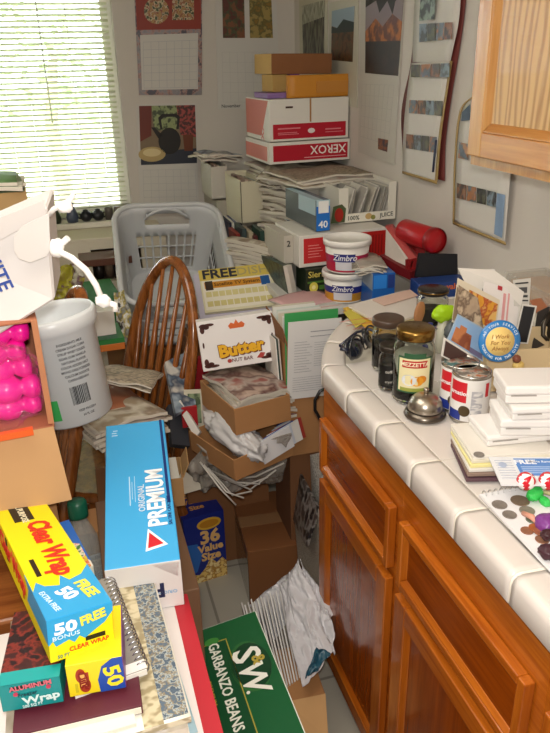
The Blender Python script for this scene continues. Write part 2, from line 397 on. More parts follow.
# ------------------------------------------------------------------ base cabinets and worktop
for lab, y0, y1 in (('orange oak base cabinet at the far end of the counter, drawer over door', 1.085, 1.545), ('orange oak base cabinet in the middle, long drawer over door', .615, 1.075), ('orange oak base cabinet nearest the camera, only its drawer corner in view', .145, .605)):
    c = thing('base_cabinet', lab, 'cabinet', (0, 0, 0), group='oak base cabinets under the tiled counter')
    MB().box(.57, y0-.005, -.03, XW-.003, y1+.005, .856).box(.64, y0, FZ, XW-.003, y1, -.03).done('cabinet_body', OAKLH, c, .001)
    panel_door(c, .569, y0+.018, y1-.018, -.02, .565, .048, (OAKL, OAKLH, OAK), 'door')
    d = panel_door(c, .569, y0+.018, y1-.018, .592, .748, .018, (OAKL, OAKLH, OAKH), 'drawer', slope=.012)
path = [(.54, y) for y in [-.1+i*.04 for i in range(40)]]
path = [(.54, -.115+.16*i/4) for i in range(41)]
end = path[-1]
import itertools
arc = [(.585, 1.60), (.645, 1.70), (.72, 1.79), (.82, 1.86), (.95, 1.90), (1.165, 1.92)]
ctrl = [path[-2], path[-1]] + arc
def cr(p0, p1, p2, p3, t): return tuple(.5*((2*b_)+(-a+c)*t+(2*a-5*b_+4*c-d)*t*t+(-a+3*b_-3*c+d)*t**3) for a, b_, c, d in zip(p0, p1, p2, p3))
for i in range(1, len(ctrl)-1):
    p3 = ctrl[i+2] if i+2 < len(ctrl) else ctrl[i+1]
    for k in range(1, 9): path.append(cr(ctrl[i-1], ctrl[i], ctrl[i+1], p3, k/8))
wt = thing('tiled_worktop', 'white ceramic tiled kitchen worktop with rounded edge tiles', 'worktop', (0, 0, 0))
tile = P('d9d1ca', .3, noise_amt=.03, scale=5, coat=.2); grout = P('cfc8b8', .8)
prof = [(.060, .9095), (.052, .9115), (.016, .9135), (.008, .912), (.002, .906), (0, .896), (0, .862), (.003, .858), (.012, .858), (.012, .89), (.060, .89)]
def sweep(mb, pts, prof, off=0):
    rings = []
    for i, p in enumerate(pts):
        a = pts[max(0, i-1)]; b_ = pts[min(len(pts)-1, i+1)]; t = Vector((b_[0]-a[0], b_[1]-a[1], 0)).normalized(); nrm = Vector((t.y, -t.x, 0))
        rings.append([mb.bm.verts.new(Vector((p[0], p[1], 0)) + nrm*(u+off) + Vector((0, 0, z-off*.6))) for u, z in prof])
    for A, B in zip(rings, rings[1:]):
        for k in range(len(prof)):
            f = mb.bm.faces.new([A[k], A[(k+1) % len(prof)], B[(k+1) % len(prof)], B[k]]); f.smooth = k in (0, 1, 2, 3, 4, 5)
    mb.bm.faces.new(rings[0][::-1]); mb.bm.faces.new(rings[-1])
# dense resample by arc length
dens = [path[0]]; 
def resample(pts, ds):
    out = [pts[0]]; acc = 0
    for a, b_ in zip(pts, pts[1:]):
        seg = math.dist(a, b_); pos = 0
        while acc + seg - pos >= ds:
            pos += ds-acc; acc = 0; out.append((a[0]+(b_[0]-a[0])*pos/seg, a[1]+(b_[1]-a[1])*pos/seg))
        acc += seg-pos
    return out
rp = resample(path, .002)
gb = MB(); sweep(gb, rp[::5], prof, .0015); gb.done('edge_grout', P('efe9dc', .8), wt)
et = MB(); step = 80; first = 0
while first+4 < len(rp):
    sg = rp[first+1:first+step-1]
    if len(sg) > 3: sweep(et, sg[::6]+([sg[-1]] if (len(sg)-1) % 6 else []), prof)
    first += step
et.done('edge_tiles', tile, wt)
inner = []
for i, p in enumerate(rp[::8]):
    q = rp[min(len(rp)-1, i*8+3)]; a = rp[max(0, i*8-3)]; t = Vector((q[0]-a[0], q[1]-a[1], 0)).normalized(); inner.append(Vector((p[0]+t.y*.0585, p[1]-t.x*.0585, .888)))
inner = [v for v in inner if v.x <= XW-.004]
MB().prism(inner + [Vector((XW-.004, inner[-1].y, .888)), Vector((XW-.004, inner[0].y, .888))], (0, 0, .0195)).done('grout_bed', grout, wt)
def inside(x, y):
    poly = [(v.x, v.y) for v in inner] + [(XW-.004, inner[-1].y), (XW-.004, inner[0].y)]; c = False
    for (x1, y1), (x2, y2) in zip(poly, poly[1:]+poly[:1]):
        if (y1 > y) != (y2 > y) and x < (x2-x1)*(y-y1)/(y2-y1)+x1: c = not c
    return c
ft = MB()
for i in range(4):
    for j in range(13):
        x0, y0 = .602+i*.16, -.115+j*.16; x1, y1 = min(x0+.157, XW-.006), y0+.157
        if all(inside(a, b_) for a in (x0+.001, x1-.001) for b_ in (y0+.001, y1-.001)): ft.box(x0, y0, .9, x1, y1, .91)
ft.done('surface_tiles', tile, wt, .0015)

# low shelf unit below the window with an open niche
ls = thing('shelf_unit', 'off-white low shelf unit with a dark open niche below the window', 'shelf', (0, 0, 0))
wm = P('d8cfba', .7)
n0, n1 = .07, .30
MB().box(-1.4, 3.30, .855, .42, YB-.004, .868).box(-1.4, 3.30, FZ, n0, 3.34, .855).box(n0, 3.30, .815, n1, 3.34, .855).box(n0, 3.30, FZ, n1, 3.34, .66).box(n1, 3.30, FZ, .42, 3.34, .855).done('front_panel', wm, ls, .002)
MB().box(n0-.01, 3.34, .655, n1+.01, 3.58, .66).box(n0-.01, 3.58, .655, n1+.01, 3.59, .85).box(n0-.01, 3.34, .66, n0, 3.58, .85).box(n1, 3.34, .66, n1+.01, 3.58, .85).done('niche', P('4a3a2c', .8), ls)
r_ = random.Random(5)
for i, (c, h) in enumerate((('2b2622', .08), ('6b5a4a', .10), ('39415a', .07), ('8d8478', .09))):
    o = MB().lathe([(0, 0), (.02, 0), (.022, h*.6), (.012, h*.8), (.012, h), (0, h)], 14).done('bottle', P(c, .3), None, loc=(n0+.03+i*.047, 3.38, .66))
    tag(o, ['small dark bottle at the left of the niche under the window', 'brown bottle second in the niche under the window', 'short blue bottle third in the niche under the window', 'pale grey bottle at the right of the niche'][i], 'bottle', 'bottles in the niche')

# miniature jugs along the sill
def jug(name, lab, px, py, s, col, kind):
    p = at(px, py, 'z', .899); p.y = 3.56; p.x = at(px, py, 'y', 3.56).x
    t = thing(name, lab, 'ornament', (p.x, 3.56, .899), group='small ornaments on the window sill')
    pr = {'pot': [(0, 0), (.018, 0), (.030, .015), (.031, .03), (.02, .046), (.012, .05), (.014, .056), (0, .06)], 'vase': [(0, 0), (.022, 0), (.026, .02), (.018, .05), (.010, .065), (.013, .08), (0, .08)],
          'box': [(0, 0), (.022, 0), (.022, .06), (.018, .066), (0, .066)]}[kind]
    MB().lathe([(a*s, z*s) for a, z in pr], 16).done('body', P(col, .3), t)
    if kind == 'pot':
        for q in (-1, 1): MB().tube([(q*.026*s, 0, .036*s), (q*.045*s, 0, .04*s), (q*.04*s, 0, .02*s), (q*.028*s, 0, .014*s)], .004*s, 6).done('handle', P(col, .3), t)
    return t
jug('miniature_vase', 'dark miniature vase at the left of the sill beside the bag cord', 55, 212, 1.0, '35402c', 'vase')
jug('miniature_vase', 'blue-grey pointed miniature vase on the sill', 72, 214, 1.15, '4a5468', 'vase')
jug('miniature_pot', 'black two-handled miniature pot, left of the black pair on the sill', 86, 215, .95, '1f2226', 'pot')
jug('miniature_pot', 'black two-handled miniature pot, right of the black pair on the sill', 98, 214, .95, '1c1f22', 'pot')
jug('miniature_clock', 'grey round-faced miniature beside the black pots on the sill', 109, 213, .9, '5a554d', 'box')
jug('miniature_clock', 'brown miniature at the right end of the sill', 118, 212, .9, '6b6256', 'box')

# ------------------------------------------------------------------ wall calendars
def wall_sheet(parent, name, pxs, ax, val, th, mat):
    pts = [at(x, y, ax, val) for x, y in pxs]; n = Vector((0, 1, 0)) if ax == 'y' else Vector((1, 0, 0))
    return MB().prism(pts, n*th).done(name, mat, parent)
def wgrid(parent, q, ax, val, nx, ny, lw, col, name='date_grid'):   # q: 4 px corners TL TR BR BL
    a, b_, c, d = [at(x, y, ax, val) for x, y in q]; mb = MB(); n = (Vector((0, 1, 0)) if ax == 'y' else Vector((1, 0, 0)))*.0004
    def L_(p, q_, s): s = s.normalized()*lw; mb.prism([p, q_, q_+s, p+s], n)
    for i in range(nx+1): L_(a.lerp(b_, i/nx), d.lerp(c, i/nx), b_-a)
    for j in range(ny+1): L_(a.lerp(d, j/ny), b_.lerp(c, j/ny), d-a)
    return mb.done(name, P(col, .7), parent)
def poly_on(parent, name, q, ax, val, polys, col, lift=.0006):      # polygons in 0..1 of the sheet q (TL TR BR BL), v down
    a, b_, c, d = [at(x, y, ax, val) for x, y in q]; mb = MB(); n = (Vector((0, 1, 0)) if ax == 'y' else Vector((1, 0, 0)))*-lift
    for pl in polys: mb.prism([a.lerp(b_, u).lerp(d.lerp(c, u), v) for u, v in pl], n)
    return mb.done(name, col if not isinstance(col, str) else P(col, .5), parent)
PG = P('cdc9c2', .6)
Yc = YB-.006
c = thing('wall_calendar', 'wall calendar with a red patterned picture on top, highest beside the window', 'calendar')
qa = [(134, -12), (202, -12), (202, 95), (139, 95)]
wall_sheet(c, 'page', qa, 'y', Yc, .005, printed('calendar_border', ['5d5a66', '8f8a8c', 'a9827a', '4c4a55'], 40))
wall_sheet(c, 'picture', [(135, -12), (201, -12), (201, 29), (137, 30)], 'y', Yc-.0006, .0005, P('8a2f1f', .5))
poly_on(c, 'picture', [(137, -10), (200, -10), (200, 27), (138, 28)], 'y', Yc-.0008, [ell(.3, .55, .2, .35), [(.55, .2), (.9, .2), (.9, .8), (.55, .8)]], printed('wreath_print', ['4a3a20', 'b08a52', '7a2a1c', 'd3c19a', '3d4426'], 60))
wall_sheet(c, 'date_page', [(140, 35), (198, 33), (198, 89), (142, 90)], 'y', Yc-.0008, .0006, PG)
wgrid(c, [(143, 42), (197, 40), (197, 87), (144, 88)], 'y', Yc-.0016, 7, 6, .0012, 'a5a4ad')
c = thing('wall_calendar', 'wall calendar with a black kettle picture, lower one beside the window', 'calendar')
wall_sheet(c, 'page', [(136, 104), (196, 103), (199, 206), (140, 206)], 'y', Yc, .005, PG)
q = [(139, 106), (195, 105), (197, 163), (141, 165)]
wall_sheet(c, 'picture', q, 'y', Yc-.0008, .0006, P('7d6a50', .5))
poly_on(c, 'picture', q, 'y', Yc-.0008, [[(0, 0), (.22, 0), (.2, .5), (0, .6)]], '6b2a1c')
poly_on(c, 'picture', q, 'y', Yc-.0008, [[(.22, 0), (.68, 0), (.66, .4), (.25, .42)]], printed('meadow_print', ['5f6f3f', '93a06a', '3f4a2c'], 50))
poly_on(c, 'picture', q, 'y', Yc-.0008, [[(.66, 0), (1, 0), (1, .55), (.72, .5)]], printed('flower_print', ['7a1f22', '3a1c16', 'a04038'], 70))
poly_on(c, 'picture', q, 'y', Yc-.0009, [[(0, .78), (1, .74), (1, 1), (0, 1)]], '2c303c', .0008)
poly_on(c, 'kettle_print', q, 'y', Yc-.001, [ell(.52, .6, .2, .23), [(.32, .55), (.2, .36), (.26, .36), (.4, .5)], [(.36, .4), (.33, .2), (.4, .14), (.66, .14), (.72, .2), (.69, .4), (.65, .4), (.67, .23), (.63, .19), (.43, .19), (.38, .24), (.4, .4)]], '1c1915', .001)
poly_on(c, 'plate_print', q, 'y', Yc-.001, [ell(.2, .82, .24, .13)], 'b9a06a', .001)
poly_on(c, 'plate_print', q, 'y', Yc-.0014, [ell(.2, .79, .16, .07)], 'd8c594', .001)
poly_on(c, 'cup_print', q, 'y', Yc-.001, [[(.76, .5), (.95, .5), (.93, .78), (.78, .78)]], '6a3418', .001)
wgrid(c, [(143, 170), (195, 169), (197, 203), (144, 204)], 'y', Yc-.0006, 7, 5, .0011, 'aeacae')
c = thing('wall_calendar', 'wall calendar with two garden photos above a November page', 'calendar')
wall_sheet(c, 'page', [(215, -10), (276, -10), (281, 109), (218, 109)], 'y', Yc, .004, PG)
for q, nm, cols in (([(222, -10), (244, -10), (245, 38), (223, 38)], 'rust_garden_print', ['2a2419', '5a2a1c', '3f4a2a', '7a4a2a']), ([(249, -10), (271, -10), (273, 38), (250, 38)], 'yellow_garden_print', ['3c4426', '8a6a2a', '5d5a2c', 'a08a4a'])):
    wall_sheet(c, 'picture', q, 'y', Yc-.0008, .0006, printed(nm, cols, 30))
wgrid(c, [(222, 52), (274, 52), (277, 102), (223, 102)], 'y', Yc-.0006, 7, 5, .0009, 'b4b1ae')
def wtext(parent, body, px, py, ax, val, size, col, ang=0, bold=.01):
    me = text_mesh(body, size, bold); o = link('lettering', me, P(col, .6), parent); p = at(px, py, ax, val)
    B = Matrix(((1, 0, 0), (0, 0, -1), (0, 1, 0))).to_4x4() if ax == 'y' else Matrix(((0, 0, -1), (-1, 0, 0), (0, 1, 0))).to_4x4()
    o.matrix_local = Matrix.Translation(p) @ B @ Matrix.Rotation(R(ang), 4, 'Z'); return o
wtext(c, 'November', 231, 106, 'y', Yc-.0006, .022, '3a3a3a')
# right wall
Xc = XW-.006
c = thing('wall_calendar', 'poster calendar with a dark birch grove photo, nearest the room corner', 'calendar')
wall_sheet(c, 'page', [(299, -8), (327, -14), (327, 75), (300, 73)], 'x', Xc, .004, P('bfbba6', .6))
q = [(302, 6), (324.5, 0), (324, 58), (303, 57)]
wall_sheet(c, 'picture', q, 'x', Xc-.0008, .0006, printed('birch_print', ['33302a', '23201d', '4d4a40', '6f6d5e'], 26, (1, 3, .6)))
poly_on(c, 'picture', q, 'x', Xc-.0008, [[(0, 0), (1, 0), (1, .28), (0, .36)]], printed('birch_sky', ['9a9a86', '6f705f', 'b0b09c'], 30, (1, 4, .8)))
c = thing('wall_calendar', 'poster calendar with a mountain over autumn forest, second from the corner', 'calendar')
wall_sheet(c, 'page', [(329, 3), (358, -4), (357, 108), (329, 100)], 'x', Xc, .004, P('c3bfae', .6))
q = [(332, 11), (354.5, 6), (352.5, 62), (331, 60)]
wall_sheet(c, 'picture', q, 'x', Xc-.0008, .0006, printed('forest_print', ['4c2c1c', '37301f', '6e4224', '55452a'], 34))
poly_on(c, 'picture', q, 'x', Xc-.0008, [[(0, 0), (1, 0), (1, .28), (.6, .22), (.3, .36), (0, .3)]], '93a5b2')
poly_on(c, 'picture', q, 'x', Xc-.001, [[(0, .32), (.25, .36), (.55, .2), (1, .28), (1, .45), (0, .45)]], '33423f', .0008)
c = thing('wall_calendar', 'large dark calendar with glowing orange peaks above a blank grid page', 'calendar')
wall_sheet(c, 'page', [(361, -12), (405, -22), (394, 165), (358, 152)], 'x', Xc, .004, P('c1bcb2', .6))
q = [(366, -12), (405, -20), (398, 76), (365, 73)]
wall_sheet(c, 'picture', q, 'x', Xc-.0008, .0006, printed('peak_base', ['1d1613', '2a1c15', '150f0e'], 14))
poly_on(c, 'picture', q, 'x', Xc-.0008, [[(0, .05), (1, .05), (1, .45), (0, .5)]], '8b7f84')
poly_on(c, 'picture', q, 'x', Xc-.001, [[(0, .62), (0, .5), (.3, .36), (.5, .46), (.75, .33), (1, .42), (1, .62)]], printed('peak_print', ['8c4a20', 'b3682c', '5c2c18'], 20), .0008)
poly_on(c, 'picture', q, 'x', Xc-.0012, [[(0, 0), (1, 0), (1, .12), (.8, .2), (.75, .33), (.6, .18), (.4, .3), (.3, .16), (.0, .22)]], '1b1512', .001)
wgrid(c, [(362, 84), (394, 85), (388, 145), (360, 136)], 'x', Xc-.0006, 7, 5, .0009, 'a9a5a0')
wall_sheet(c, 'inset_picture', [(378, 138), (388, 140), (387, 152), (378, 149)], 'x', Xc-.0012, .0005, printed('inset_print', ['2a211c', '8a5a3a', '3b3a44'], 60))
# long curling calendars
def strip(parent, name, Lp, Rp, xs, th, mat, n=28, smooth=True):
    def ip(P_, t):
        s = t*(len(P_)-1); i = min(int(s), len(P_)-2); f = s-i; p0 = P_[max(i-1, 0)]; p1 = P_[i]; p2 = P_[i+1]; p3 = P_[min(i+2, len(P_)-1)]
        return cr(p0, p1, p2, p3, f)
    bm = bmesh.new(); A = []
    for i in range(n+1):
        t = i/n; l = ip(Lp, t); r__ = ip(Rp, t); x = ip([(v, 0) for v in xs], t)[0]
        a, b_ = at(l[0], l[1], 'x', x), at(r__[0], r__[1], 'x', x)
        A.append([bm.verts.new(a.lerp(b_, k/6)) for k in range(7)])
    for i in range(n):
        for k in range(6): bm.faces.new([A[i][k], A[i][k+1], A[i+1][k+1], A[i+1][k]]).smooth = True
    me = bpy.data.meshes.new(name); bm.to_mesh(me); bm.free(); o = link(name, me, mat, parent)
    s = o.modifiers.new('solid', 'SOLIDIFY'); s.thickness = th; return o
c = thing('wall_calendar', 'long curling landscape calendar hanging in two folds between the peaks and the cabinet', 'calendar')
gold = P('a58a55', .5); pgw = P('d0ccc4', .55)
strip(c, 'back_page', [(416, -20), (414, 30), (411, 65), (402, 110), (403, 150), (403, 170)], [(468, -20), (464, 20), (458, 60), (452, 95), (446, 140), (445, 181)], [1.166]*6, .002, P('6e2f2a', .6))
strip(c, 'upper_page', [(416, -20), (414, 20), (413, 45), (413, 62)], [(462, -20), (459, 20), (454, 45), (450, 64)], [1.155, 1.15, 1.152, 1.16], .0015, pgw)
strip(c, 'lower_page', [(412, 63), (408, 90), (404, 130), (403, 172)], [(451, 62), (447, 90), (440, 135), (436, 182)], [1.16, 1.15, 1.146, 1.15], .002, pgw)
strip(c, 'gold_edge', [(450, 61), (446, 90), (439, 135), (435, 182)], [(452.5, 61), (448, 90), (441.5, 135), (437.5, 182)], [1.156, 1.147, 1.143, 1.147], .0015, gold)
strip(c, 'gold_edge', [(402.5, 171), (402.5, 173.5)], [(437, 181), (437, 184)], [1.146, 1.146], .0015, gold, 2)
for (a, b_, y0, y1, y2, y3), s_ in (((419, 453, 24, 42, 22, 39), 1), ((411, 450, 65, 77, 63, 77), 2), ((409, 443, 100, 113, 101, 116), 3), ((406, 437, 134, 148, 137, 153), 4)):
    for k in range(4):
        u0, u1 = k/4+.01, (k+1)/4-.012
        f = lambda u, lo, hi: lo+(hi-lo)*u
        wall_sheet(c, 'picture', [(f(u0, a, b_), f(u0, y0, y2)), (f(u1, a, b_), f(u1, y0, y2)), (f(u1, a, b_)-.5, f(u1, y1, y3)), (f(u0, a, b_)-.5, f(u0, y1, y3))], 'x', 1.141, .0006, printed('strip_print_%d' % ((k+s_) % 4), [['5a2a20', '8a5a3a', '3a2a22'], ['4a5a6a', '7a8a96', '3a3a3a'], ['6a3226', '4a4a2a', '2a2420'], ['7a8794', '55606a', 'a06a40']][(k+s_) % 4], 45))
wall_sheet(c, 'picture', [(421, -10), (436, -10), (434, 19), (419, 21)], 'x', 1.141, .0006, printed('lily_print', ['3a4a30', '8a9a8a', '20281c'], 30))
pn = MB().tube([at(436, 140, 'x', 1.13), at(433, 172, 'x', 1.13)], .004, 8).done('ballpoint_pen', P('2c3850', .3)); tag(pn, 'dark pen clipped to the bottom page of the curling calendar', 'pen')
c = thing('wall_calendar', 'gold-edged calendar hanging half behind the upper cabinet', 'calendar')
strip(c, 'page', [(474, 95), (461, 112), (456, 160), (454, 222)], [(520, 95), (515, 130), (511, 170), (505, 243)], [1.16, 1.15, 1.148, 1.152], .002, pgw)
strip(c, 'gold_edge', [(473, 96), (459.5, 112), (454.5, 160), (452.8, 222)], [(474, 97), (461.5, 112), (456, 160), (454.5, 222)], [1.156, 1.147, 1.145, 1.149], .0015, gold)
strip(c, 'gold_edge', [(453, 221.5), (453, 224)], [(506, 242), (506, 245)], [1.149, 1.149], .0015, gold, 2)
for k, nm in enumerate((0, 3, 2, 1)):
    x0 = 457+k*10; wall_sheet(c, 'picture', [(x0, 183+k*2.4), (x0+9, 185+k*2.4), (x0+8.6, 200+k*2.4), (x0-.3, 198+k*2.4)], 'x', 1.142, .0006, printed('strip_print_%d' % nm, ['a', 'b'], 45) if False else _m[('Q', 'strip_print_%d' % nm)])
wall_sheet(c, 'picture', [(497, 193), (505, 195), (502, 238), (494, 234)], 'x', 1.142, .0006, P('7f97b4', .5))
wall_sheet(c, 'picture', [(459, 142), (468, 144), (468, 160), (458, 158)], 'x', 1.142, .0006, _m[('Q', 'strip_print_3')])
wall_sheet(c, 'picture', [(462, 112), (470, 104), (470, 120), (461, 121)], 'x', 1.142, .0006, P('46586a', .5))
# ================================================================== THE HEAP IN THE CORNER
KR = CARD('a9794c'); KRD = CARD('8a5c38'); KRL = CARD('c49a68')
WB = P('dcd8cf', .6)
M1 = printed('cover_red', ['7a3a34', 'b09a8c', '5c3a36', 'a89a90', '8c4a42'], 9)
M2 = printed('cover_blue', ['4c6484', 'c4c0b8', '3a465a', '98a6b2'], 10)
M3 = printed('cover_cream', ['b8ae9c', '9a8a74', 'c4bcac', '8a7a68'], 9)
M4 = printed('cover_green', ['3f5a3a', 'c6c4b0', '2b3a2a', '8ea07c'], 20)
N1 = textlines('newsprint_warm', 'a0937e', '6c6254', 260)
N2 = printed('newspaper_ads', ['a89e90', '989086', 'aea498', '9c8278', '8c857a'], 8)
desk = thing('desk', 'white topped desk in the corner under the heap of papers', 'desk')
MB().box(.665, 2.085, .812, XW-.004, YB-.004, .838).done('desk_top', P('cfccc6', .5), desk, .003)
for x, y in ((.68, 2.11), (1.12, 2.11), (.68, 3.55), (1.12, 3.55)): MB().box(x, y, FZ, x+.04, y+.04, .812).done('leg', P('8a8780', .5), desk)

# copier-paper box and what lies on it
D = (.346, .31, .248); t = thing('paper_box', 'white and red copier paper box, upside down on the newspaper heap', 'box', (.815, 2.86, 1.206), (0, 0, 3))
MB().box(0, 0, .088, D[0], D[1], D[2]).done('carton_body', WB, t, .002)
MB().box(-.006, -.006, 0, D[0]+.006, D[1]+.006, .084).done('lid', WB, t, .002)
RX = 'b3142b'
decal(t, D, 'front', [(.04, .39, .965, .62)], RX)
decal(t, D, 'front', [(.03, .04, .985, .29)], RX, lift=.0072)
txt(t, D, 'front', 'XEROX', .73, .20, .048, 'f3ece6', 180, .01, lift=.0085)
decal(t, D, 'front', [(.42, .075, .96, .085)], 'e8b8b8', lift=.008, name='small_print')
decal(t, D, 'front', [(.1, .54, .38, .56), (.1, .48, .34, .49), (.1, .455, .36, .465), (.7, .5, .9, .52), (.7, .46, .93, .47)], 'd9848c', lift=.0014, name='small_print')
decal(t, D, 'front', [ell(.52, .5, .045, .04)], 'eadfdd', lift=.0014)
decal(t, D, 'front', [(.2, .86, .29, .89)], '4a3028', name='hand_hole')
decal(t, D, 'front', [(.5, .64, .52, 1.0)], 'a97d4c', name='parcel_tape')
decal(t, D, 'left', [((.0, .42), (.65, .42), (.95, .98), (.0, .98)), ], 'c9766a')
decal(t, D, 'left', [((.0, .04), (.93, .04), (.93, .27), (.0, .27))], 'c9766a', lift=.0072)
txt(t, D, 'left', 'XX', .72, .5, .05, 'd9736a', 90, .01)
t = carton('carton', 'flat brown carton topmost on the copier paper box', 'box', (.858, 2.962, 1.545), (0, 1, 2), (.262, .235, .077), CARD('8a5a36'), seams=P('7a4c2c', .4))
decal(t, (.262, .235, .077), 'left', [(.01, .01, .99, .99)], CARD('c6a062'), name='end_panel')
carton('parcel', 'small tan parcel under the flat brown carton', 'box', (.862, 2.965, 1.4775), (0, 0, 6), (.065, .12, .066), CARD('b99658'))
carton('book_box', 'upright purple box beside the small tan parcel', 'box', (.936, 2.955, 1.4555), (0, 0, 4), (.04, .15, .088), P('6d3f78', .4))
o = carton('small_purple_box', 'low lilac box at the left end of the copier paper box top', 'box', (.822, 2.91, 1.4555), (0, 0, 3), (.10, .17, .021), P('8a6aa0', .4))
t = thing('padded_envelope', 'orange padded envelope standing on its edge on the copier paper box', 'envelope', (.90, 2.875, 1.4555), (0, 0, 4))
o = mag('envelope_body', .29, .085, .02, [P('c8862c', .5, noise_amt=.08)]*2, .003, 0, 3, parent=t); o.rotation_euler = (R(90), 0, 0); o.location = (0, .02, 0)
decal(t, (.29, .0, .085), 'front', [(.42, .2, .9, .7)], 'c08238', lift=.004)

# piles of newspapers on the desk
pile('newspaper', 'folded newspaper in the big pile directly beneath the copier paper box', 'newspaper', 'newspapers under the copier paper box', (.985, 3.03, .842), .34, .38, .0118, 26, [N1, N2, NEWS], 3, .012, 4, 11, sag=.003, wav=.003)
pile('newspaper', 'newspaper splayed across the top of the juice carton and heap', 'newspaper', 'splayed newspapers in front of the copier paper box', (.985, 2.72, 1.152), .34, .30, .007, 5, [N2, N1, M3], 10, .03, 14, 17, sag=.005, wav=.012)
pile('magazine', 'magazine in the stack hidden behind the juice carton', 'magazine', 'magazines behind the juice carton', (1.0, 2.76, .842), .30, .24, .012, 22, [M3, N1, M2], 0, .01, 4, 19)
pile('newspaper', 'folded newspaper in the bulging left hand pile beside the file boxes', 'newspaper', 'newspapers bulging out beside the file boxes', (.905, 2.82, .842), .15, .28, .013, 19, [N1, N2, NEWS, M3], 22, .014, 12, 23, sag=.006, wav=.009)
pile('newspaper', 'newspaper draped on top of the bulging left hand pile', 'newspaper', 'newspapers draped over the left pile', (.95, 2.84, 1.14), .22, .30, .006, 5, [N1, M3, N2], 35, .03, 16, 29, tilt=(8, -10), wav=.014)
# file boxes and the books under them
for i, (x, y, z, D, yaw, lab) in enumerate(((.705, 2.95, .955, (.10, .22, .175), 4, 'cream cardboard file box holding magazines, right one beside the newspapers'), (.632, 3.20, 1.02, (.075, .24, .145), 0, 'grey-white file box, left one in front of the back wall'))):
    t = thing('file_box', lab, 'file box', (x, y, z), (0, 0, yaw), group='magazine file boxes')
    m = P('cfc8ae', .7) if i == 0 else P('c0bbb0', .7)
    MB().box(0, 0, 0, D[0], .004, D[2]).box(0, D[1]-.004, 0, D[0], D[1], D[2]*1.1).box(0, 0, 0, D[0], D[1], .004).box(0, .004, .004, .004, D[1]-.004, D[2]*1.04).box(D[0]-.004, .004, .004, D[0], D[1]-.004, D[2]*1.04).done('file_body', m, t)
    if i == 0: decal(t, D, 'front', [(.0, 0, .04, 1)], '5a5448', name='seam_line')
    for k in range(5):
        o = MB().box(.008+k*(D[0]-.016)/5, .008, .006, .006+(k+1)*(D[0]-.016)/5, D[1]-.01, D[2]*(.95+.12*((k*3) % 4)/4)).done('magazine', [M2, M1, M3, M4, M2][k])
        o.matrix_world = Matrix.Translation((x, y, z)) @ Matrix.Rotation(R(yaw), 4, 'Z')
        tag(o, 'magazine standing in the ' + ('cream' if i == 0 else 'grey-white') + ' file box', 'magazine', 'magazines in the ' + ('cream' if i == 0 else 'grey') + ' file box')
pile('magazine', 'curling magazine lying on top of the grey-white file box', 'magazine', 'magazines on the left file box', (.70, 3.38, 1.185), .17, .20, .008, 3, [N2, M3, M2], 20, .01, 20, 31, tilt=(0, 4), wav=.01)
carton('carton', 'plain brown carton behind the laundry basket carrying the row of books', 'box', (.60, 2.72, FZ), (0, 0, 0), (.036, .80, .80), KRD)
carton('book_shelf_box', 'pale box under the magazine file boxes', 'box', (.645, 3.17, .842), (0, 0, 0), (.10, .30, .175), P('a39d90', .8))
for k in range(9):
    c = ['8a2f26', '3b4a4a', 'b9ab90', '5c2c2a', '2f4a40', 'c9c2b0', '7a2a22', 'ddd5c4', 'b02a20'][k]
    o = MB().box(0, 0, 0, .018, .14, .095+.012*((k*5) % 3)).box(.001, .002, .002, .017, .141, .09, 1).done('book', [P(c, .5), P('cfc8b8', .8)], None, .0008, loc=(.655+k*.0195, 2.84-k*.022, .842), rot=(0, R((k % 3)*2-2), 0))
    tag(o, ['dark red book at the left end of the row under the file boxes', 'slate grey book second in the row under the file boxes', 'tan book third in the row under the file boxes', 'maroon book fourth in the row under the file boxes', 'dark green book mid-row under the file boxes', 'cream book sixth in the row under the file boxes', 'brick red book seventh in the row under the file boxes', 'white leaning booklet eighth in the row under the file boxes', 'bright red book at the right end of the row under the file boxes'][k], 'book', 'books standing under the file boxes')
for k in range(5):
    o = MB().box(0, 0, 0, .009, .16, .11).done('booklet', P(['2a2d48', 'd9d4ca', '6b6f8a', 'e2ddd2', '3a3140'][k], .5), None, 0, loc=(.662+k*.012, 3.0-k*.0, .842), rot=(0, 0, 0))
    o.location.z = .842; tag(o, 'thin striped booklet standing below the grey-white file box', 'booklet', 'thin booklets below the left file box')

# blue 40-count box, red and white carton, juice carton
D = (.051, .285, .106); t = thing('tea_box', 'blue box marked 40 with a white stamp, left of the strawberry juice carton', 'box', (.817, 2.305, 1.047), (0, 0, 4.5))
MB().box(0, 0, 0, *D).done('box_body', P('5a6672', .5), t, .0015)
decal(t, D, 'front', [(0.0, 0, 1, .80)], '1f6fc4'); decal(t, D, 'front', [(0.0, .80, 1, 1)], 'a9c4cc')
decal(t, D, 'top', [(.0, .0, .5, 1)], '9fbcc4'); decal(t, D, 'front', [(.15, .58, .9, .97)], 'e9e9e6', lift=.0014, name='sticker')
txt(t, D, 'front', '40', .5, .2, .034, 'f2f2f2', 0, .02, sx=1.05)
decal(t, D, 'left', [(0, 0, 1, 1)], '58605f'); decal(t, D, 'left', [(.45, .5, .98, 1)], 'a5bcc2', lift=.0012)
D = (.335, .25, .112); t = thing('card_box', 'long white carton with large red printed panels under the strawberry juice carton', 'box', (.744, 2.277, .93), (0, 0, 2.8))
MB().box(0, 0, 0, *D).done('box_body', P('dad6cd', .5), t, .002)
decal(t, D, 'front', [(.05, .12, .37, .9)], 'c52d30'); decal(t, D, 'front', [(.62, .1, 1, .92)], 'b8231f')
decal(t, D, 'front', [(.1+.0, .66-.09*k, .22+.02*(k % 3), .68-.09*k) for k in range(5)] + [(.31, .25, .34, .4)], 'e79a94', lift=.0014, name='small_print')
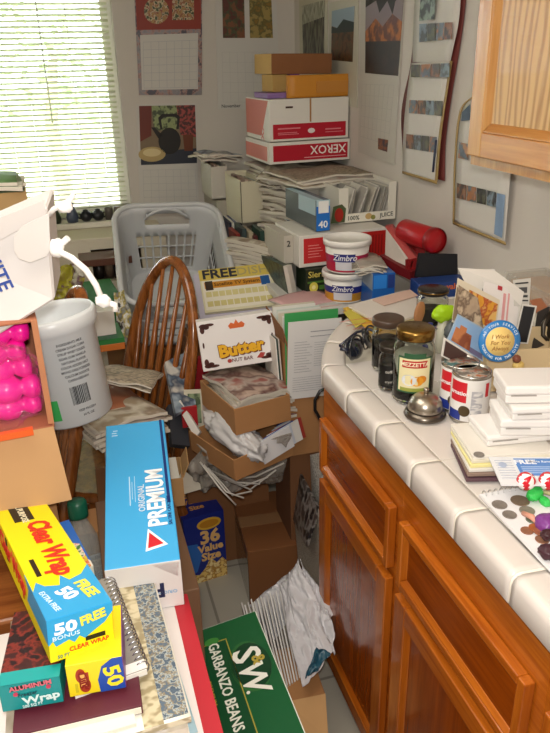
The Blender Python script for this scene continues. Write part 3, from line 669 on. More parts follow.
decal(t, D, 'front', [(.66+.035*k, .2, .672+.035*k, .8) for k in range(9)], '8a1a16', lift=.0014, name='small_print')
D2 = (.226, .20, .13); t = opencarton('juice_carton', 'cut-down juice carton with strawberries and lemons, full of envelopes', 'box', (.935, 2.394, 1.047), (0, 0, 1.4), (.226, .20, .125), P('ddd9cc', .6), ())
t2 = t
decal(t, (.226, .2, .125), 'front', [((.14, .32), (.9, .34), (.9, .98), (.86, .98), (.86, .99), (.14, .99))], P('3b3a38', .9), name='window_shadow', lift=.0005) if False else None
decal(t, (.226, .2, .125), 'front', [(0.12, .0, 1, .24)], 'e7e2d4')
txt(t, (.226, .2, .125), 'front', '100%', .25, .12, .022, '2e3c34', 0, .01); txt(t, (.226, .2, .125), 'front', 'JUICE', .84, .14, .022, '2e3c34', 3, .01)
decal(t, (.226, .2, .125), 'front', [ell(.52, .14, .06, .09)], 'c8a870', lift=.0014, name='fruit_print'); decal(t, (.226, .2, .125), 'front', [ell(.6, .1, .04, .07)], '8a8a4a', lift=.0018, name='fruit_print')
decal(t, (.226, .2, .125), 'front', [((-.14, .02), (.1, .02), (.12, .42), (.05, .55), (-.1, .5))], '4d5b3a', name='leaf_print')
decal(t, (.226, .2, .125), 'front', [ell(.0, .25, .075, .2)], 'a5261c', lift=.0016, name='strawberry_print')
r_ = random.Random(9)
for k in range(14):
    x = .965+k*.0135; o = MB().box(0, 0, 0, .003+.003*(k % 2), .15, .115).done('envelope', P(['d6d2c8', '9a9890', 'c4beb0', 'b4b0a8'][k % 4], .7), None, loc=(x, 2.405+.01*(k % 3), 1.055), rot=(0, R(16+r_.uniform(-6, 6)), R(r_.uniform(-4, 4))))
    tag(o, 'leaning envelope packed in the cut-down juice carton', 'envelope', 'envelopes in the juice carton')
# cut a window in the juice carton front so the letters show
bpy.data.objects.remove([c for c in t.children if c.name.startswith('carton_body')][0])
MB().box(0, 0, 0, .226, .2, .004).box(0, 0, .004, .226, .003, .032).box(0, 0, .032, .036, .003, .125).box(.196, 0, .032, .226, .003, .135).box(0, .197, .004, .226, .2, .125).box(0, .003, .004, .003, .197, .125).box(.223, .003, .004, .226, .197, .135).done('carton_body', P('ddd9cc', .6), t)
# seed box with daffodils, green folder, booklet marked 2
D = (.10, .1, .085); t = carton('seed_box', 'dark green seed box with a yellow flower, left of the stacked tubs', 'box', (.76, 2.25, .842), (0, 0, 3), D, P('1e2a1a', .5))
txt(t, D, 'front', 'Sierra', .45, .78, .032, 'd9c860', 0, .01); decal(t, D, 'front', [(.05, .42, .98, .5), (.5, .12, .95, .3)], '4f7a33')
decal(t, D, 'front', [ell(.28, .25, .16, .22)], 'd8cf5a', lift=.0014, name='flower_print'); decal(t, D, 'front', [ell(.28, .25, .07, .09)], 'efe9a4', lift=.0018, name='flower_print')
o = slab('album', [at(259, 254, 'y', 2.55), at(283, 266, 'y', 2.28), at(289, 296, 'y', 2.28), at(266, 279, 'y', 2.55)], .02, printed('album_green', ['25352b', '1c2a24', '4a5c50', '27362c'], 30), None, (1, .6, 0)); slab('white_edge', [at(283, 266, 'y', 2.275), at(287, 266, 'y', 2.275), at(293, 296, 'y', 2.275), at(289, 296, 'y', 2.275)], .02, P('cdc8bc', .7), o, (1, .6, 0))
tag(o, 'dark green album leaning with its cover out, below the bulging newspapers', 'album')
t = carton('small_card_box', 'small grey-white box marked 2 beside the red panel carton', 'box', (.705, 2.33, .935), (0, 0, 4), (.036, .20, .10), P('b9b3a6', .7)); txt(t, (.036, .2, .10), 'front', '2', .5, .7, .03, '3a3835')
carton('low_box', 'flat white box under the red panel carton', 'box', (.78, 2.37, .842), (0, 0, 2), (.30, .17, .083), P('c9c3b6', .7))
pile('booklet', 'booklet with reddish cover stacked left of the red panel carton', 'booklet', 'booklets by the red panel carton', (.665, 2.60, .842), .05, .26, .014, 8, [M1, M3, N1], 28, .005, 4, 41)

# two tubs
def tub(name, lab, x, y, z, r, h, c_band, c_low):
    t = thing(name, lab, 'tub', (x, y, z), group='yogurt tubs stacked on the desk')
    MB().lathe([(0, 0), (r*.86, 0), (r*.88, .003), (r, h), (r*.98, h), (0, h-.002)], 40).done('tub_body', P('e8e5de', .35), t)
    MB().lathe([(r*1.0, h-.014), (r*1.06, h-.014), (r*1.07, h), (r*1.05, h+.006), (r*.98, h+.006), (r*.96, h+.001), (0, h+.001)], 40).done('lid', P('efece6', .35), t)
    def band(z0, z1, col, nm, a0=0, a1=360, off=.0006):
        mb = MB(); n = 36; pr = []
        for zz in (z0, z1):
            rr = r*(.88+.12*zz/h)+off; pr.append([mb.bm.verts.new((rr*math.cos(R(a0+(a1-a0)*k/n)), rr*math.sin(R(a0+(a1-a0)*k/n)), zz)) for k in range(n+1)])
        for k in range(n): mb.bm.faces.new([pr[0][k], pr[0][k+1], pr[1][k+1], pr[1][k]]).smooth = True
        return mb.done(nm, P(col, .4), t)
    band(h*.06, h*.36, c_low, 'label_band'); band(h*.36, h*.60, c_band, 'label_band') 
    a = math.degrees(math.atan2(-y, -x))
    band(h*.12, h*.42, 'd8d6dc', 'label_patch', a-32, a+22, .0012); band(h*.40, h*.66, '2a2f7a', 'label_patch', a-36, a+22, .0014)
    me = text_mesh('Zimbro', h*.26, .01, .2); o = link('lettering', me, P('f0eef2', .4), t)
    rr = r*(.95)+.002; aa = R(a-6); o.location = (rr*math.cos(aa), rr*math.sin(aa), h*.53); o.rotation_euler = (R(90), 0, aa+R(90))
    for v in me.vertices:      # wrap the word round the tub
        s = v.co.x/rr; v.co.z = v.co.z - rr*(1-math.cos(s)); v.co.x = rr*math.sin(s)
    return t
p = at(341, 300, 'z', .842)
tub('yogurt_tub', 'lower white tub with an orange and blue label', p.x+.020, p.y+.02, .842, .073, .095, '2f3684', 'c98e2c')
tub('yogurt_tub', 'upper white tub with a crimson label, stacked on the orange one', p.x+.028, p.y+.022, .943, .076, .103, 'a81f4e', 'b5203f')
# white wedge sheet pile in front of tubs
pile('paper_sheet', 'loose pale sheet on the front corner of the desk', 'paper', 'loose sheets on the desk corner', (.74, 2.18, .842), .20, .16, .003, 4, [P('bdb9b4', .7), P('c9a0a0', .7)], 12, .01, 10, 45, wav=.002)

# blue tissue box, mail tray, can, dark frame, drink box
D = (.075, .20, .055); t = thing('wipes_box', 'bright blue box with a tangle of papers on top, right of the tubs', 'box', (.895, 1.99, .915), (0, 0, -6))
MB().box(0, 0, -.07, *D).done('box_body', P('1f5fae', .4), t, .002)
decal(t, D, 'front', [(.05, .1, .62, .9)], '2f86e0'); decal(t, D, 'front', [(.68, .1, .95, .9)], '2a3f86'); decal(t, D, 'left', [(0, 0, 1, 1)], '8b98a8')
pile('leaflet', 'grey leaflet dumped on the bright blue box', 'leaflet', 'leaflets on the blue box', (.925, 2.10, .973), .09, .19, .004, 5, [NEWS, N2, M2], -10, .012, 14, 47)
D = (.11, .07, .075); t = thing('drink_box', 'navy box with orange lettering and white clover mark in front of the dark frame', 'box', (.995, 1.87, .905), (0, 0, -5))
MB().box(0, 0, 0, .165, .07, .055).done('box_body', P('24407e', .4), t, .002)
D = (.165, .07, .055); decal(t, D, 'front', [ell(.22, .5, .05, .16), ell(.3, .55, .05, .16), ell(.26, .35, .05, .16)], 'dfe2ea', name='clover_print'); txt(t, D, 'front', 'ovalt', .62, .72, .026, 'd06a34', 0, .02); txt(t, D, 'front', 'ORY', .87, .72, .022, 'cdd6ea', 0, .02)
o = slab('screen', [at(420, 253, 'y', 1.955), at(463, 254, 'y', 1.955), at(457, 279, 'y', 1.94), at(416, 277, 'y', 1.94)], .012, P('1b1c22', .3)); tag(o, 'black flat panel standing behind the navy drink box', 'panel')
t = thing('letter_tray', 'red and white slanted magazine holder lying on its side against the wall', 'tray')
q = [at(388, 226, 'y', 2.12), at(387, 262, 'y', 2.12), at(411, 275, 'y', 2.0), at(415, 262, 'y', 2.0)]
slab('side_panel', [at(386, 228, 'y', 2.16), at(385, 256, 'y', 2.16), at(410, 268, 'y', 2.02), at(412, 261, 'y', 2.02), at(398, 243, 'y', 2.10)], .004, P('d8cfc4', .5), t, (1, 0, 0))
slab('front_edge', [at(385, 227, 'y', 2.165), at(392, 226, 'y', 2.165), at(417, 258, 'y', 2.02), at(411, 262, 'y', 2.02)], .03, P('b04a48', .5), t, (.6, 1, 0))
slab('side_panel', [at(396, 230, 'y', 2.20), at(404, 226, 'y', 2.22), at(417, 240, 'y', 2.12), at(417, 256, 'y', 2.08)], .004, P('d8cfc4', .5), t, (1, 0, 0))
slab('end_panel', [at(408, 261, 'y', 2.02), at(416, 258, 'y', 2.02), at(416, 270, 'y', 2.02), at(408, 272, 'y', 2.02)], .02, P('8c1a1c', .5), t, (0, 1, 0))
slab('base_panel', [at(380, 255, 'y', 2.16), at(410, 272, 'y', 2.0), at(410, 280, 'y', 2.0), at(380, 266, 'y', 2.16)], .12, P('7a1c20', .5), t, (.9, .4, 0))
slab('back_panel', [at(416, 240, 'y', 2.08), at(425, 240, 'y', 2.08), at(425, 268, 'y', 2.05), at(416, 268, 'y', 2.05)], .1, P('9c2022', .5), t, (0, 1, 0))
cc = thing('red_canister', 'red cylindrical canister lying against the wall above the dark panel', 'canister', at(436, 241, 'x', 1.09), (0, 0, 0))
MB().lathe([(0, 0), (.036, 0), (.038, .004), (.038, .17), (.036, .175), (0, .175)], 32).done('canister_body', P('b01c22', .3), cc, rot=(R(-90), 0, R(8)))
MB().lathe([(.039, -.004), (.041, 0), (.041, .018), (.0385, .02)], 32).done('rim', P('8e1519', .3), cc, rot=(R(-90), 0, R(8)))

# ------------------------------------------------------------------ laundry basket
def ringpt(a, W, d, rr):
    per = []
    return None
def basket():
    t = thing('laundry_basket', 'light grey plastic laundry basket with grid holes, tipped towards the room', 'basket')
    W, d, H, N_ = .42, .54, .33, 180
    def rr_pts(W, d, r, n=N_):
        segs = [((W/2-r), -d/2, 0), (W/2, (d/2-r), 90)]
        pts = []; corners = [(W/2-r, -d/2+r, -90), (W/2-r, d/2-r, 0), (-W/2+r, d/2-r, 90), (-W/2+r, -d/2+r, 180)]
        raw = []
        for cx, cy, a0 in corners:
            for k in range(9): raw.append((cx+r*math.cos(R(a0+k*11.25)), cy+r*math.sin(R(a0+k*11.25))))
        raw.append(raw[0]); L_ = [0]
        for a, b_ in zip(raw, raw[1:]): L_.append(L_[-1]+math.dist(a, b_))
        for k in range(n):
            s = L_[-1]*k/n; i = max(j for j in range(len(L_)) if L_[j] <= s); i = min(i, len(raw)-2)
            f = (s-L_[i])/(L_[i+1]-L_[i]); pts.append((raw[i][0]+(raw[i+1][0]-raw[i][0])*f, raw[i][1]+(raw[i+1][1]-raw[i][1])*f))
        return pts
    rows = [0, .05, .09, .24, .26, .41, .43, .58, .66, .74, .82, .90, 1.0]
    bm = bmesh.new(); G = []
    for z in rows:
        s = .78+.22*z; G.append([bm.verts.new((x, y, z*H)) for x, y in rr_pts(W*s, d*s, .075*s+.01)])
    for j in range(len(rows)-1):
        for k in range(N_):
            x = (G[-1][k].co.x+G[-1][(k+1) % N_].co.x)/2; y = (G[-1][k].co.y+G[-1][(k+1) % N_].co.y)/2
            hole = j in (2, 4, 6) and (k % 4) != 0 and ((abs(x) < W/2-.07 and abs(y) > d/2-.02) or (abs(y) < d/2-.08 and abs(x) > W/2-.02))
            hand = j in (9, 10) and abs(y) > d/2-.01 and abs(x) < .10 and (j == 9 or abs(x) < .085)
            if hole or hand: continue
            bm.faces.new([G[j][k], G[j][(k+1) % N_], G[j+1][(k+1) % N_], G[j+1][k]]).smooth = True
    bm.faces.new(G[0][::-1])
    me = bpy.data.meshes.new('basket_wall'); bm.to_mesh(me); bm.free(); m = P('c3c5c6', .38)
    o = link('basket_wall', me, m, t); s = o.modifiers.new('solid', 'SOLIDIFY'); s.thickness = .004
    MB().tube([(x, y, H) for x, y in rr_pts(W+.012, d+.012, .09, 72)], .012, 8, True).done('rim', m, t)
    MB().tube([(x, y, H*.62) for x, y in rr_pts(W*.918+.004, d*.918+.004, .08, 72)], .004, 6, True).done('moulding_band', m, t)
    for q in (1, -1): MB().tube([(-.105+.21*k/12, q*(d/2-.006), H*.80+.055*math.sin(math.pi*k/12)) for k in range(13)], .008, 8).done('handle', m, t)
    return t
bk = basket(); bk.rotation_euler = (R(30), R(2), R(-3)); bk.location = at(173, 251, 'y', 2.74) + Vector((0, .165, -.286))

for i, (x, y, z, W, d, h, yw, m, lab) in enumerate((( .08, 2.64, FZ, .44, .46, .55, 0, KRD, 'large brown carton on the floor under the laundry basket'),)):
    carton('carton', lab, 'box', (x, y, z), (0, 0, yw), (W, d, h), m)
# green box, bag, orange strip, white box left of the basket
carton('green_box', 'plain green box left of the laundry basket under the shelf niche', 'box', at(82, 340, 'y', 2.6) - Vector((0.0, 0, 0)), (0, 0, 5), (.17, .30, .14), P('1f6a33', .6, noise_amt=.1, scale=8))
t = carton('brown_lidded_box', 'reddish brown flat box behind the green box', 'box', at(80, 268, 'y', 3.02), (0, 0, 0), (.22, .14, .03), P('5a3220', .6))
o = crumple('snack_bag', [at(52, 268, 'y', 2.5), at(80, 262, 'y', 2.5), at(84, 296, 'y', 2.4), at(52, 300, 'y', 2.4)], 16, .04, 14, printed('bag_print', ['8a5a6a', 'b8b43a', '6a4a5a', 'c9c6b8'], 14, r=.25)); tag(o, 'purple and yellow-green crumpled snack bag behind the white bucket', 'bag')
carton('small_white_box', 'small white box between the bucket and the laundry basket', 'box', at(94, 337, 'y', 2.3), (0, 0, 2), (.075, .08, .085), P('d9d5cc', .6))
o = carton('orange_book', 'orange-edged book lying under the small white box', 'book', at(90, 354, 'y', 2.3), (0, 0, 3), (.12, .16, .025), P('c8702c', .5)); MB().box(0, 0, .025, .12, .16, .042).done('cover', P('2f7a3c', .5), o)
w_ = crumple('snack_wrapper', [at(117, 292, 'y', 2.55), at(125, 290, 'y', 2.55), at(134, 346, 'y', 2.45), at(116, 340, 'y', 2.45)], 14, .03, 8, printed('wrapper_print', ['c9c6c0', '7c7a72', 'b3a24a', 'e6e4de', '4a4a44'], 26, r=.2)); tag(w_, 'shiny crumpled wrapper squeezed between the laundry basket and chair', 'wrapper')

# ------------------------------------------------------------------ chairs
CW = wood('673612', '9c5c2a', 2, .22, 1.4, .5)
def chair(lab, loc, rotz, sc=1):
    t = thing('windsor_chair', lab, 'chair', loc, (0, 0, rotz), group='bow-backed wooden chairs'); t.scale = (sc, sc, sc)
    m = MB(); pr = ell(0, 0, .215, .205, 28)
    m.prism([Vector((x*(1-.06*(y > 0)), y, .43)) for x, y in pr], (0, 0, .035)); m.done('seat', CW, t, .012, 3)
    def bp(a): q = max(0, math.sin(a)); return Vector((-.172*math.cos(a)*(1+.10*math.sin(2*a)**2), .15+.16*q**.75, .455+.58*q**.75))
    bow = [bp(math.pi*k/32) for k in range(33)]
    MB().tube(bow, .017, 10, up=(0, 1, 0)).done('bow', CW, t)
    for k in range(7):
        x = -.11+.22*k/6; top = bp(R(42+96*k/6)); lo = Vector((x, .15, .46))
        MB().tube([lo, lo.lerp(top, .45)+Vector((0, .0, .0)), top], [.007, .0105, .006], 8).done('spindle', CW, t)
    for sx in (-1, 1):
        for sy in (-1, 1): MB().tube([Vector((sx*.13, sy*.12, .44)), Vector((sx*.165, sy*.16, .24)), Vector((sx*.2, sy*.2, 0))], [.013, .021, .012], 10).done('leg', CW, t)
        MB().tube([Vector((sx*.168, -.165, .2)), Vector((sx*.168, .165, .2))], .01, 8).done('stretcher', CW, t)
    MB().tube([Vector((-.168, 0, .2)), Vector((.168, 0, .2))], .01, 8).done('stretcher', CW, t)
    return t
chair('brown bow-back wooden chair in front of the laundry basket, seat buried under newspapers', (.01, 2.17, FZ), -64, 1.09)
chair('brown wooden chair under the white bucket, only seat edge and spindles in view', (-.345, 1.90, FZ), -80, 1.12)
# ================================================================== THE HEAP IN FRONT OF THE DESK
# cartons from the floor up that carry the heap
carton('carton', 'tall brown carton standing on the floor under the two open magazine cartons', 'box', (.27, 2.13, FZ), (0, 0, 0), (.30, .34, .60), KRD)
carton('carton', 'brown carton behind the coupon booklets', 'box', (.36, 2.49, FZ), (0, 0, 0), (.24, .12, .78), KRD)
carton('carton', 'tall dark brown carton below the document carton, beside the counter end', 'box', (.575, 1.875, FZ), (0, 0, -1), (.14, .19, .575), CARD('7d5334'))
# FREE ... advert sheets
pile('magazine', 'grey magazine in the slumped stack under the FREE advert', 'magazine', 'magazines under the FREE advert', (.53, 2.56, .65), .30, .26, .010, 8, [N1, M2, N2, M3], -6, .012, 7, 51, wav=.01)
D = (.28, .205, .012); t = thing('advert', 'yellow and white FREE advert booklet propped on the magazines right of the chair back', 'booklet', (.420, 2.38, .762), (32, -2, -6))
MB().box(0, 0, 0, *D).done('booklet_body', P('d6cfae', .5), t, .001)
MB().box(-.02, -.012, -.018, .26, .20, -.002).done('under_booklet', P('b8b2c2', .6), t)
decal(t, D, 'top', [(0, .74, 1, 1)], 'ccb658'); decal(t, D, 'top', [(.02, .05, .93, .73)], 'e2dccb')
txt(t, D, 'top', 'FREE', .27, .865, .060, '262838', 0, .03, 1.05); txt(t, D, 'top', 'DISH', .72, .865, .052, 'a89c6a', 0, .01, 1.1)
decal(t, D, 'top', [(.05, .54, .92, .69)], 'c98a2e', lift=.0014); decal(t, D, 'top', [(.06, .5, .16, .71)], '3a2a22', lift=.002); decal(t, D, 'top', [(.8, .5, .92, .71)], '2a5a96', lift=.002)
txt(t, D, 'top', 'Satellite TV System', .48, .615, .022, '4a2e12', lift=.002)
for v, c in ((.34, 'cfc48a'), (.12, 'c9bd80')): decal(t, D, 'top', [(.05+.087*k, v, .125+.087*k, v+.12) for k in range(10)], c, lift=.0014, name='price_grid')
# two open cartons of magazines
def framed_pile(*a, **k): return pile(*a, **k)
t = opencarton('open_carton', 'open brown carton heaped with glossy magazines, under the candy box', 'box', (.385, 1.79, .585), (-3, -1, 11), (.185, .27, .085), KR, (), 'open cartons of magazines')
pile('magazine', 'glossy magazine heaped in the upper open carton under the candy box', 'magazine', 'magazines in the upper open carton', (.470, 1.955, .60), .19, .25, .0095, 9, [M1, N2, M3, M1, N1], 10, .006, 6, 53, tilt=(-2, 2), wav=.01, sag=.008)
t = opencarton('open_carton', 'lower open brown carton with mail and a plastic bag, below the magazine carton', 'box', (.365, 1.735, .465), (-3, -2, 20), (.215, .26, .07), KR, (), 'open cartons of magazines')
r_ = random.Random(12)
for k in range(9):
    o = MB().box(0, 0, 0, .12, .0035, .07).done('envelope', [P('d8d6d8', .6), P('c9cdd8', .5), P('2f4f9a', .5), P('e0dcd6', .6), P('a33a30', .5)][k % 5], None, 0, loc=(.46+.012*k, 1.755+.013*k, .492), rot=(R(-12), R(-8), R(24+r_.uniform(-5, 5))))
    tag(o, 'envelope standing in the front corner of the lower open carton', 'envelope', 'mail in the lower open carton')
PL = P('d4d2d0', .22, trans=.25, alpha=.75)
bagm = P('d2cfcf', .25, trans=.15, noise_amt=.15, scale=20)
def blob(name, c, rad, rot, amp, seed, mat, n=30, freq=2.6, parent=None):
    bm = bmesh.new(); bmesh.ops.create_uvsphere(bm, u_segments=n*2, v_segments=n, radius=1)
    for v in bm.verts:
        d = v.co.normalized(); q = d*freq+Vector((seed, seed*.3, 0)); h = noise.noise(q)*.8 + abs(noise.noise(q*2.3))*.7 - abs(noise.noise(q*4.7))*.35
        v.co = d*(1+amp*h); v.co = Vector((math.copysign(abs(v.co.x)**.8, v.co.x)*rad[0], math.copysign(abs(v.co.y)**.8, v.co.y)*rad[1], v.co.z*rad[2]))
    for f in bm.faces: f.smooth = True
    me = bpy.data.meshes.new(name); bm.to_mesh(me); bm.free(); o = link(name, me, mat, parent); o.location = c; o.rotation_euler = [R(a) for a in rot]; return o
o = blob('plastic_bag', (.395, 1.865, .55), (.05, .13, .040), (8, 6, 24), .35, 3.1, bagm); tag(o, 'grey plastic shopping bag stuffed in the lower open carton', 'bag')
# candy box
D = (.238, .05, .158); t = thing('candy_box', 'white box printed Butter with brown corner ornaments, on the magazine heap', 'box', (.335, 1.995, .712), (-9, -4, -6))
MB().box(0, 0, 0, *D).done('box_body', P('e8e4e2', .4), t, .0015)
for (u, v, su, sv) in ((.08, .9, 1, -1), (.92, .9, -1, -1), (.08, .1, 1, 1), (.92, .12, -1, 1)):
    decal(t, D, 'front', [ell(u, v, .055, .045), ell(u+.07*su, v+.015*-sv, .07, .03), ell(u-.02*su, v+.07*sv, .03, .075), ell(u+.035*su, v+.03*sv, .04, .04)], '4a221a', name='corner_ornament')
decal(t, D, 'front', [ell(.05, .52, .012, .06), ell(.96, .5, .014, .08)], '4a221a', name='corner_ornament')
decal(t, D, 'front', [((.42, .78), (.6, .78), (.62, .84), (.58, .9), (.54, .87), (.51, .95), (.48, .87), (.44, .9), (.4, .84))], 'd4642a', name='crown_logo')
for dx, dy, col, lf in ((.0035, -.0035, '6a2a14', .0010), (-.002, .002, '6a2a14', .0012), (0, 0, 'e8b020', .0016)):
    txt(t, D, 'front', 'Butter', .53+dx/.238, .36+dy/.158, .052, col, 3, .05, 1.05, lift=lf)
txt(t, D, 'front', 'NUT BAR', .53, .14, .016, '6a3228'); decal(t, D, 'front', [ell(.36, .14, .03, .04), ((.72, .12), (.78, .22), (.84, .2), (.8, .1))], 'b0403a', name='small_print')
# red folder & document carton
o = slab('folder', [at(277, 312, 'y', 2.06), at(297, 308, 'y', 2.06), at(302, 345, 'y', 2.04), at(282, 352, 'y', 2.04)], .006, P('c32222', .5)); tag(o, 'bright red folder standing behind the document carton', 'folder')
D = (.155, .20, .375); t = opencarton('document_carton', 'brown carton beside the counter end stuffed with printed sheets', 'box', (.570, 1.858, .44), (0, 0, -1), D, KR, (), None)
o = MB().box(0, 0, 0, .163, .003, .255).done('paper_sheet', P('dedcda', .65), None, 0, loc=(.562, 1.852, .645), rot=(R(3), R(1), R(-2))); tag(o, 'white printed form sticking out of the document carton front', 'paper')
D = (.163, .003, .255); decal(o, D, 'front', [(.42, .86, .95, .868), (.42, .80, .9, .806)] + [(.12, .74-.035*k, .36+.05*(k % 3), .743-.035*k) for k in range(12)] + [(.5, .72-.03*k, .92, .722-.03*k) for k in range(11)] + [(.1, .28-.03*k, .94, .282-.03*k) for k in range(7)], '8a8a90', name='printed_lines')
o = MB().box(0, 0, 0, .165, .004, .262).done('folder', P('3d9a54', .5), None, 0, loc=(.566, 1.872, .652), rot=(R(-1), 0, R(-3))); tag(o, 'green folder just behind the white printed form', 'folder')
for k in range(8):
    o = MB().box(0, 0, 0, .14, .002, .235).done('paper_sheet', P(['dcdad2', 'c9d2c9', 'e4e2da', 'd0c8b4'][k % 4], .7), None, 0, loc=(.574+.002*(k % 3), 1.895+.02*k, .65), rot=(R(-3+k % 3), 0, R(-1))); tag(o, 'sheet filed upright behind the green folder in the document carton', 'paper', 'sheets in the document carton')
slab('side_flap', [Vector((.568, 1.86, .815)), Vector((.568, 2.05, .815)), Vector((.556, 2.05, .885)), Vector((.556, 1.87, .87))], .003, KRD, None); o = bpy.data.objects['side_flap']; o.name = 'divider_card'; tag(o, 'brown divider card standing at the left side of the document carton', 'card')
for k, (c, x) in enumerate((('c9c2b8', .565), ('1f3a34', .560), ('e0dcd6', .555))):
    o = MB().box(0, 0, 0, .004, .15, .22).done('booklet', P(c, .5), None, 0, loc=(x, 1.90, .60), rot=(R(-6), R(-2), 0)); tag(o, ['pale booklet against the document carton side', 'dark green booklet squeezed left of the document carton', 'white booklet outermost left of the document carton'][k], 'booklet')
# brown taped carton, snack box, black bag of the gap
D = (.170, .335, .24); t = carton('carton', 'closed glossy brown carton taped shut, on the floor beside the blue snack box', 'box', (.418, 1.86, FZ), (0, 0, -4), D, P('8a5a38', .3, noise_amt=.08, scale=10, bump=.1))
MB().box(0, D[1]/2-.03, D[2], D[0], D[1]/2+.03, D[2]+.001).done('packing_tape', P('a37a55', .12, coat=.5), t)
MB().box(-.0012, .0, .01, 0, D[1], .20).done('plastic_film', P('4a3a30', .12, noise_amt=.6, scale=16, bump=.9, coat=.6), t)
o = crumple('plastic_film', [at(194, 470, 'y', 2.02), at(232, 492, 'y', 1.98), at(282, 482, 'y', 1.9), at(292, 430, 'y', 1.74)], 26, .035, 15, P('c8c0b6', .25, trans=.35, alpha=.62)); tag(o, 'clear crinkled plastic film draped between the open cartons and the taped carton', 'film')
o = crumple('plastic_film', [at(186, 486, 'y', 1.98), at(222, 490, 'y', 1.96), at(246, 470, 'y', 1.9), at(196, 444, 'y', 1.9)], 22, .05, 33, P('b3aca2', .25, trans=.3, alpha=.8)); tag(o, 'knot of thin plastic strapping film left of the lower open carton', 'film')
for k in range(7):
    a = at(200+4*k, 462+3*k, 'y', 1.90); b_ = at(236+8*k, 505-7*k, 'y', 1.80); md = (a+b_)/2+Vector((0, -.03, -.02*(k % 3)))
    o = MB().tube([a, md, b_], .003, 5).done('plastic_strand', P('d3cdc4', .3)); tag(o, 'twisted strand of pale plastic film under the lower open carton', 'strand', 'plastic film strands')
D = (.150, .225, .285); t = thing('snack_box', 'blue 36 bar value pack box with golden cereal picture, standing on the floor', 'box', (.234, 2.038, FZ), (0, 0, 8))
MB().box(0, 0, 0, *D).done('box_body', P('1c2c86', .35), t, .0015)
decal(t, D, 'front', [((0, 0), (1, 0), (1, .22), (.9, .3), (.75, .24), (.6, .34), (.45, .2), (.3, .12), (.15, .14), (0, .06))], printed('cereal_print', ['d9a23a', 'f0cf7a', 'b0741e', 'f6e0a0'], 40), name='cereal_print')
decal(t, D, 'front', [ell(.62, .86, .3, .085)], 'e6b63c'); decal(t, D, 'front', [ell(.62, .86, .24, .055)], 'c98a28', lift=.0014)
decal(t, D, 'front', [((0, .12), (.25, .18), (.42, .45), (.3, .6), (0, .62))], '2f6fc4', name='wrapper_print')
for wd_, v, s in (('36', .66, .075), ('Value', .5, .042), ('Size', .37, .046)): txt(t, D, 'front', wd_, .62, v, s, 'f2c27a', 0, .04)
for wd_, v, s in (('36', .62, .05), ('Value', .42, .034), ('Size', .24, .034)): txt(t, D, 'top', wd_, .45, v, s, 'e9a85a', 0, .03)
# leaning dark album + newspapers right of the taped carton
o = slab('magazine', [at(300, 474, 'y', 1.85), at(318, 508, 'y', 1.6), at(306, 546, 'y', 1.6), at(293, 520, 'y', 1.85)], .008, printed('dark_cover', ['2c2622', '4a3f3a', '8a8480', '1e1a1a'], 24)); tag(o, 'dark glossy magazine leaning between the taped carton and the oak cabinet', 'magazine')
o = slab('newspaper', [at(318, 508, 'y', 1.6), at(321, 600, 'y', 1.56), at(298, 560, 'y', 1.75), at(294, 515, 'y', 1.85)], .01, NEWS); tag(o, 'grey newspaper sheet leaning against the end of the oak cabinet', 'newspaper')
o = slab('newspaper', [at(310, 455, 'y', 1.85), at(322, 452, 'y', 1.72), at(321, 505, 'y', 1.7), at(312, 500, 'y', 1.85)], .02, textlines('newsprint_light', 'd5d2ca', '8a8780', 200)); tag(o, 'folded pale newspaper wedged at the counter end under the document carton', 'newspaper')
# white bag of papers with a fan of envelopes
base_b = Vector((.40, 1.36, FZ))
t = carton('carton', 'low brown kraft carton on the floor under the white bag', 'box', (.335, 1.29, FZ), (0, 0, -4), (.145, .18, .20), KR); slab('flap', [(.145, .0, .20), (.04, .0, .20), (.05, -.07, .13), (.13, -.08, .13)], .003, KRL, t)
for k in range(15):
    u = k/14; a = at(241+u*44, 603-u*16+5*((k*5) % 3)/3, 'y', 1.60-.02*u); b_ = at(266+u*36, 696-u*18, 'y', 1.30+.05*u); dn = Vector((.01, .0, -.10+.02*u))
    o = MB().prism([a, b_, b_+dn, a+dn], (.0045, .002, 0)).done('envelope', P('dcdad6' if k % 2 else 'c4c1bd', .65)); tag(o, 'white envelope in the fanned-out row inside the white bag', 'envelope', 'fan of white envelopes')
WBG = P('dedce0', .3, trans=.12, alpha=.93)
t = thing('white_plastic_bag', 'crumpled white plastic bag with a dark teal print, propped by the oak cabinet', 'bag', (0, 0, 0))
pk = at(300, 560, 'y', 1.62)
crumple('bag_front', [at(280, 588, 'y', 1.58), at(302, 690, 'y', 1.26), at(335, 650, 'y', 1.34), at(300, 558, 'y', 1.60)], 30, .022, 5, WBG, t)
crumple('bag_side', [at(300, 560, 'y', 1.63), at(296, 604, 'y', 1.5), at(333, 655, 'y', 1.33), at(334, 612, 'y', 1.45)], 26, .03, 11, WBG, t)
crumple('bag_back', [at(250, 606, 'y', 1.68), at(272, 640, 'y', 1.5), at(302, 610, 'y', 1.56), at(296, 568, 'y', 1.68)], 20, .02, 21, WBG, t)
crumple('printed_patch', [at(316, 648, 'y', 1.275), at(304, 678, 'y', 1.235), at(317, 672, 'y', 1.24), at(330, 652, 'y', 1.27)], 12, .012, 31, P('1f4f62', .35), t)
o = blob('candy_wrapper', (.355, 1.17, .13), (.02, .013, .012), (0, 30, 20), .3, 8, P('c03a34', .3)); tag(o, 'small red wrapper beside the corner of the bean case', 'wrapper')
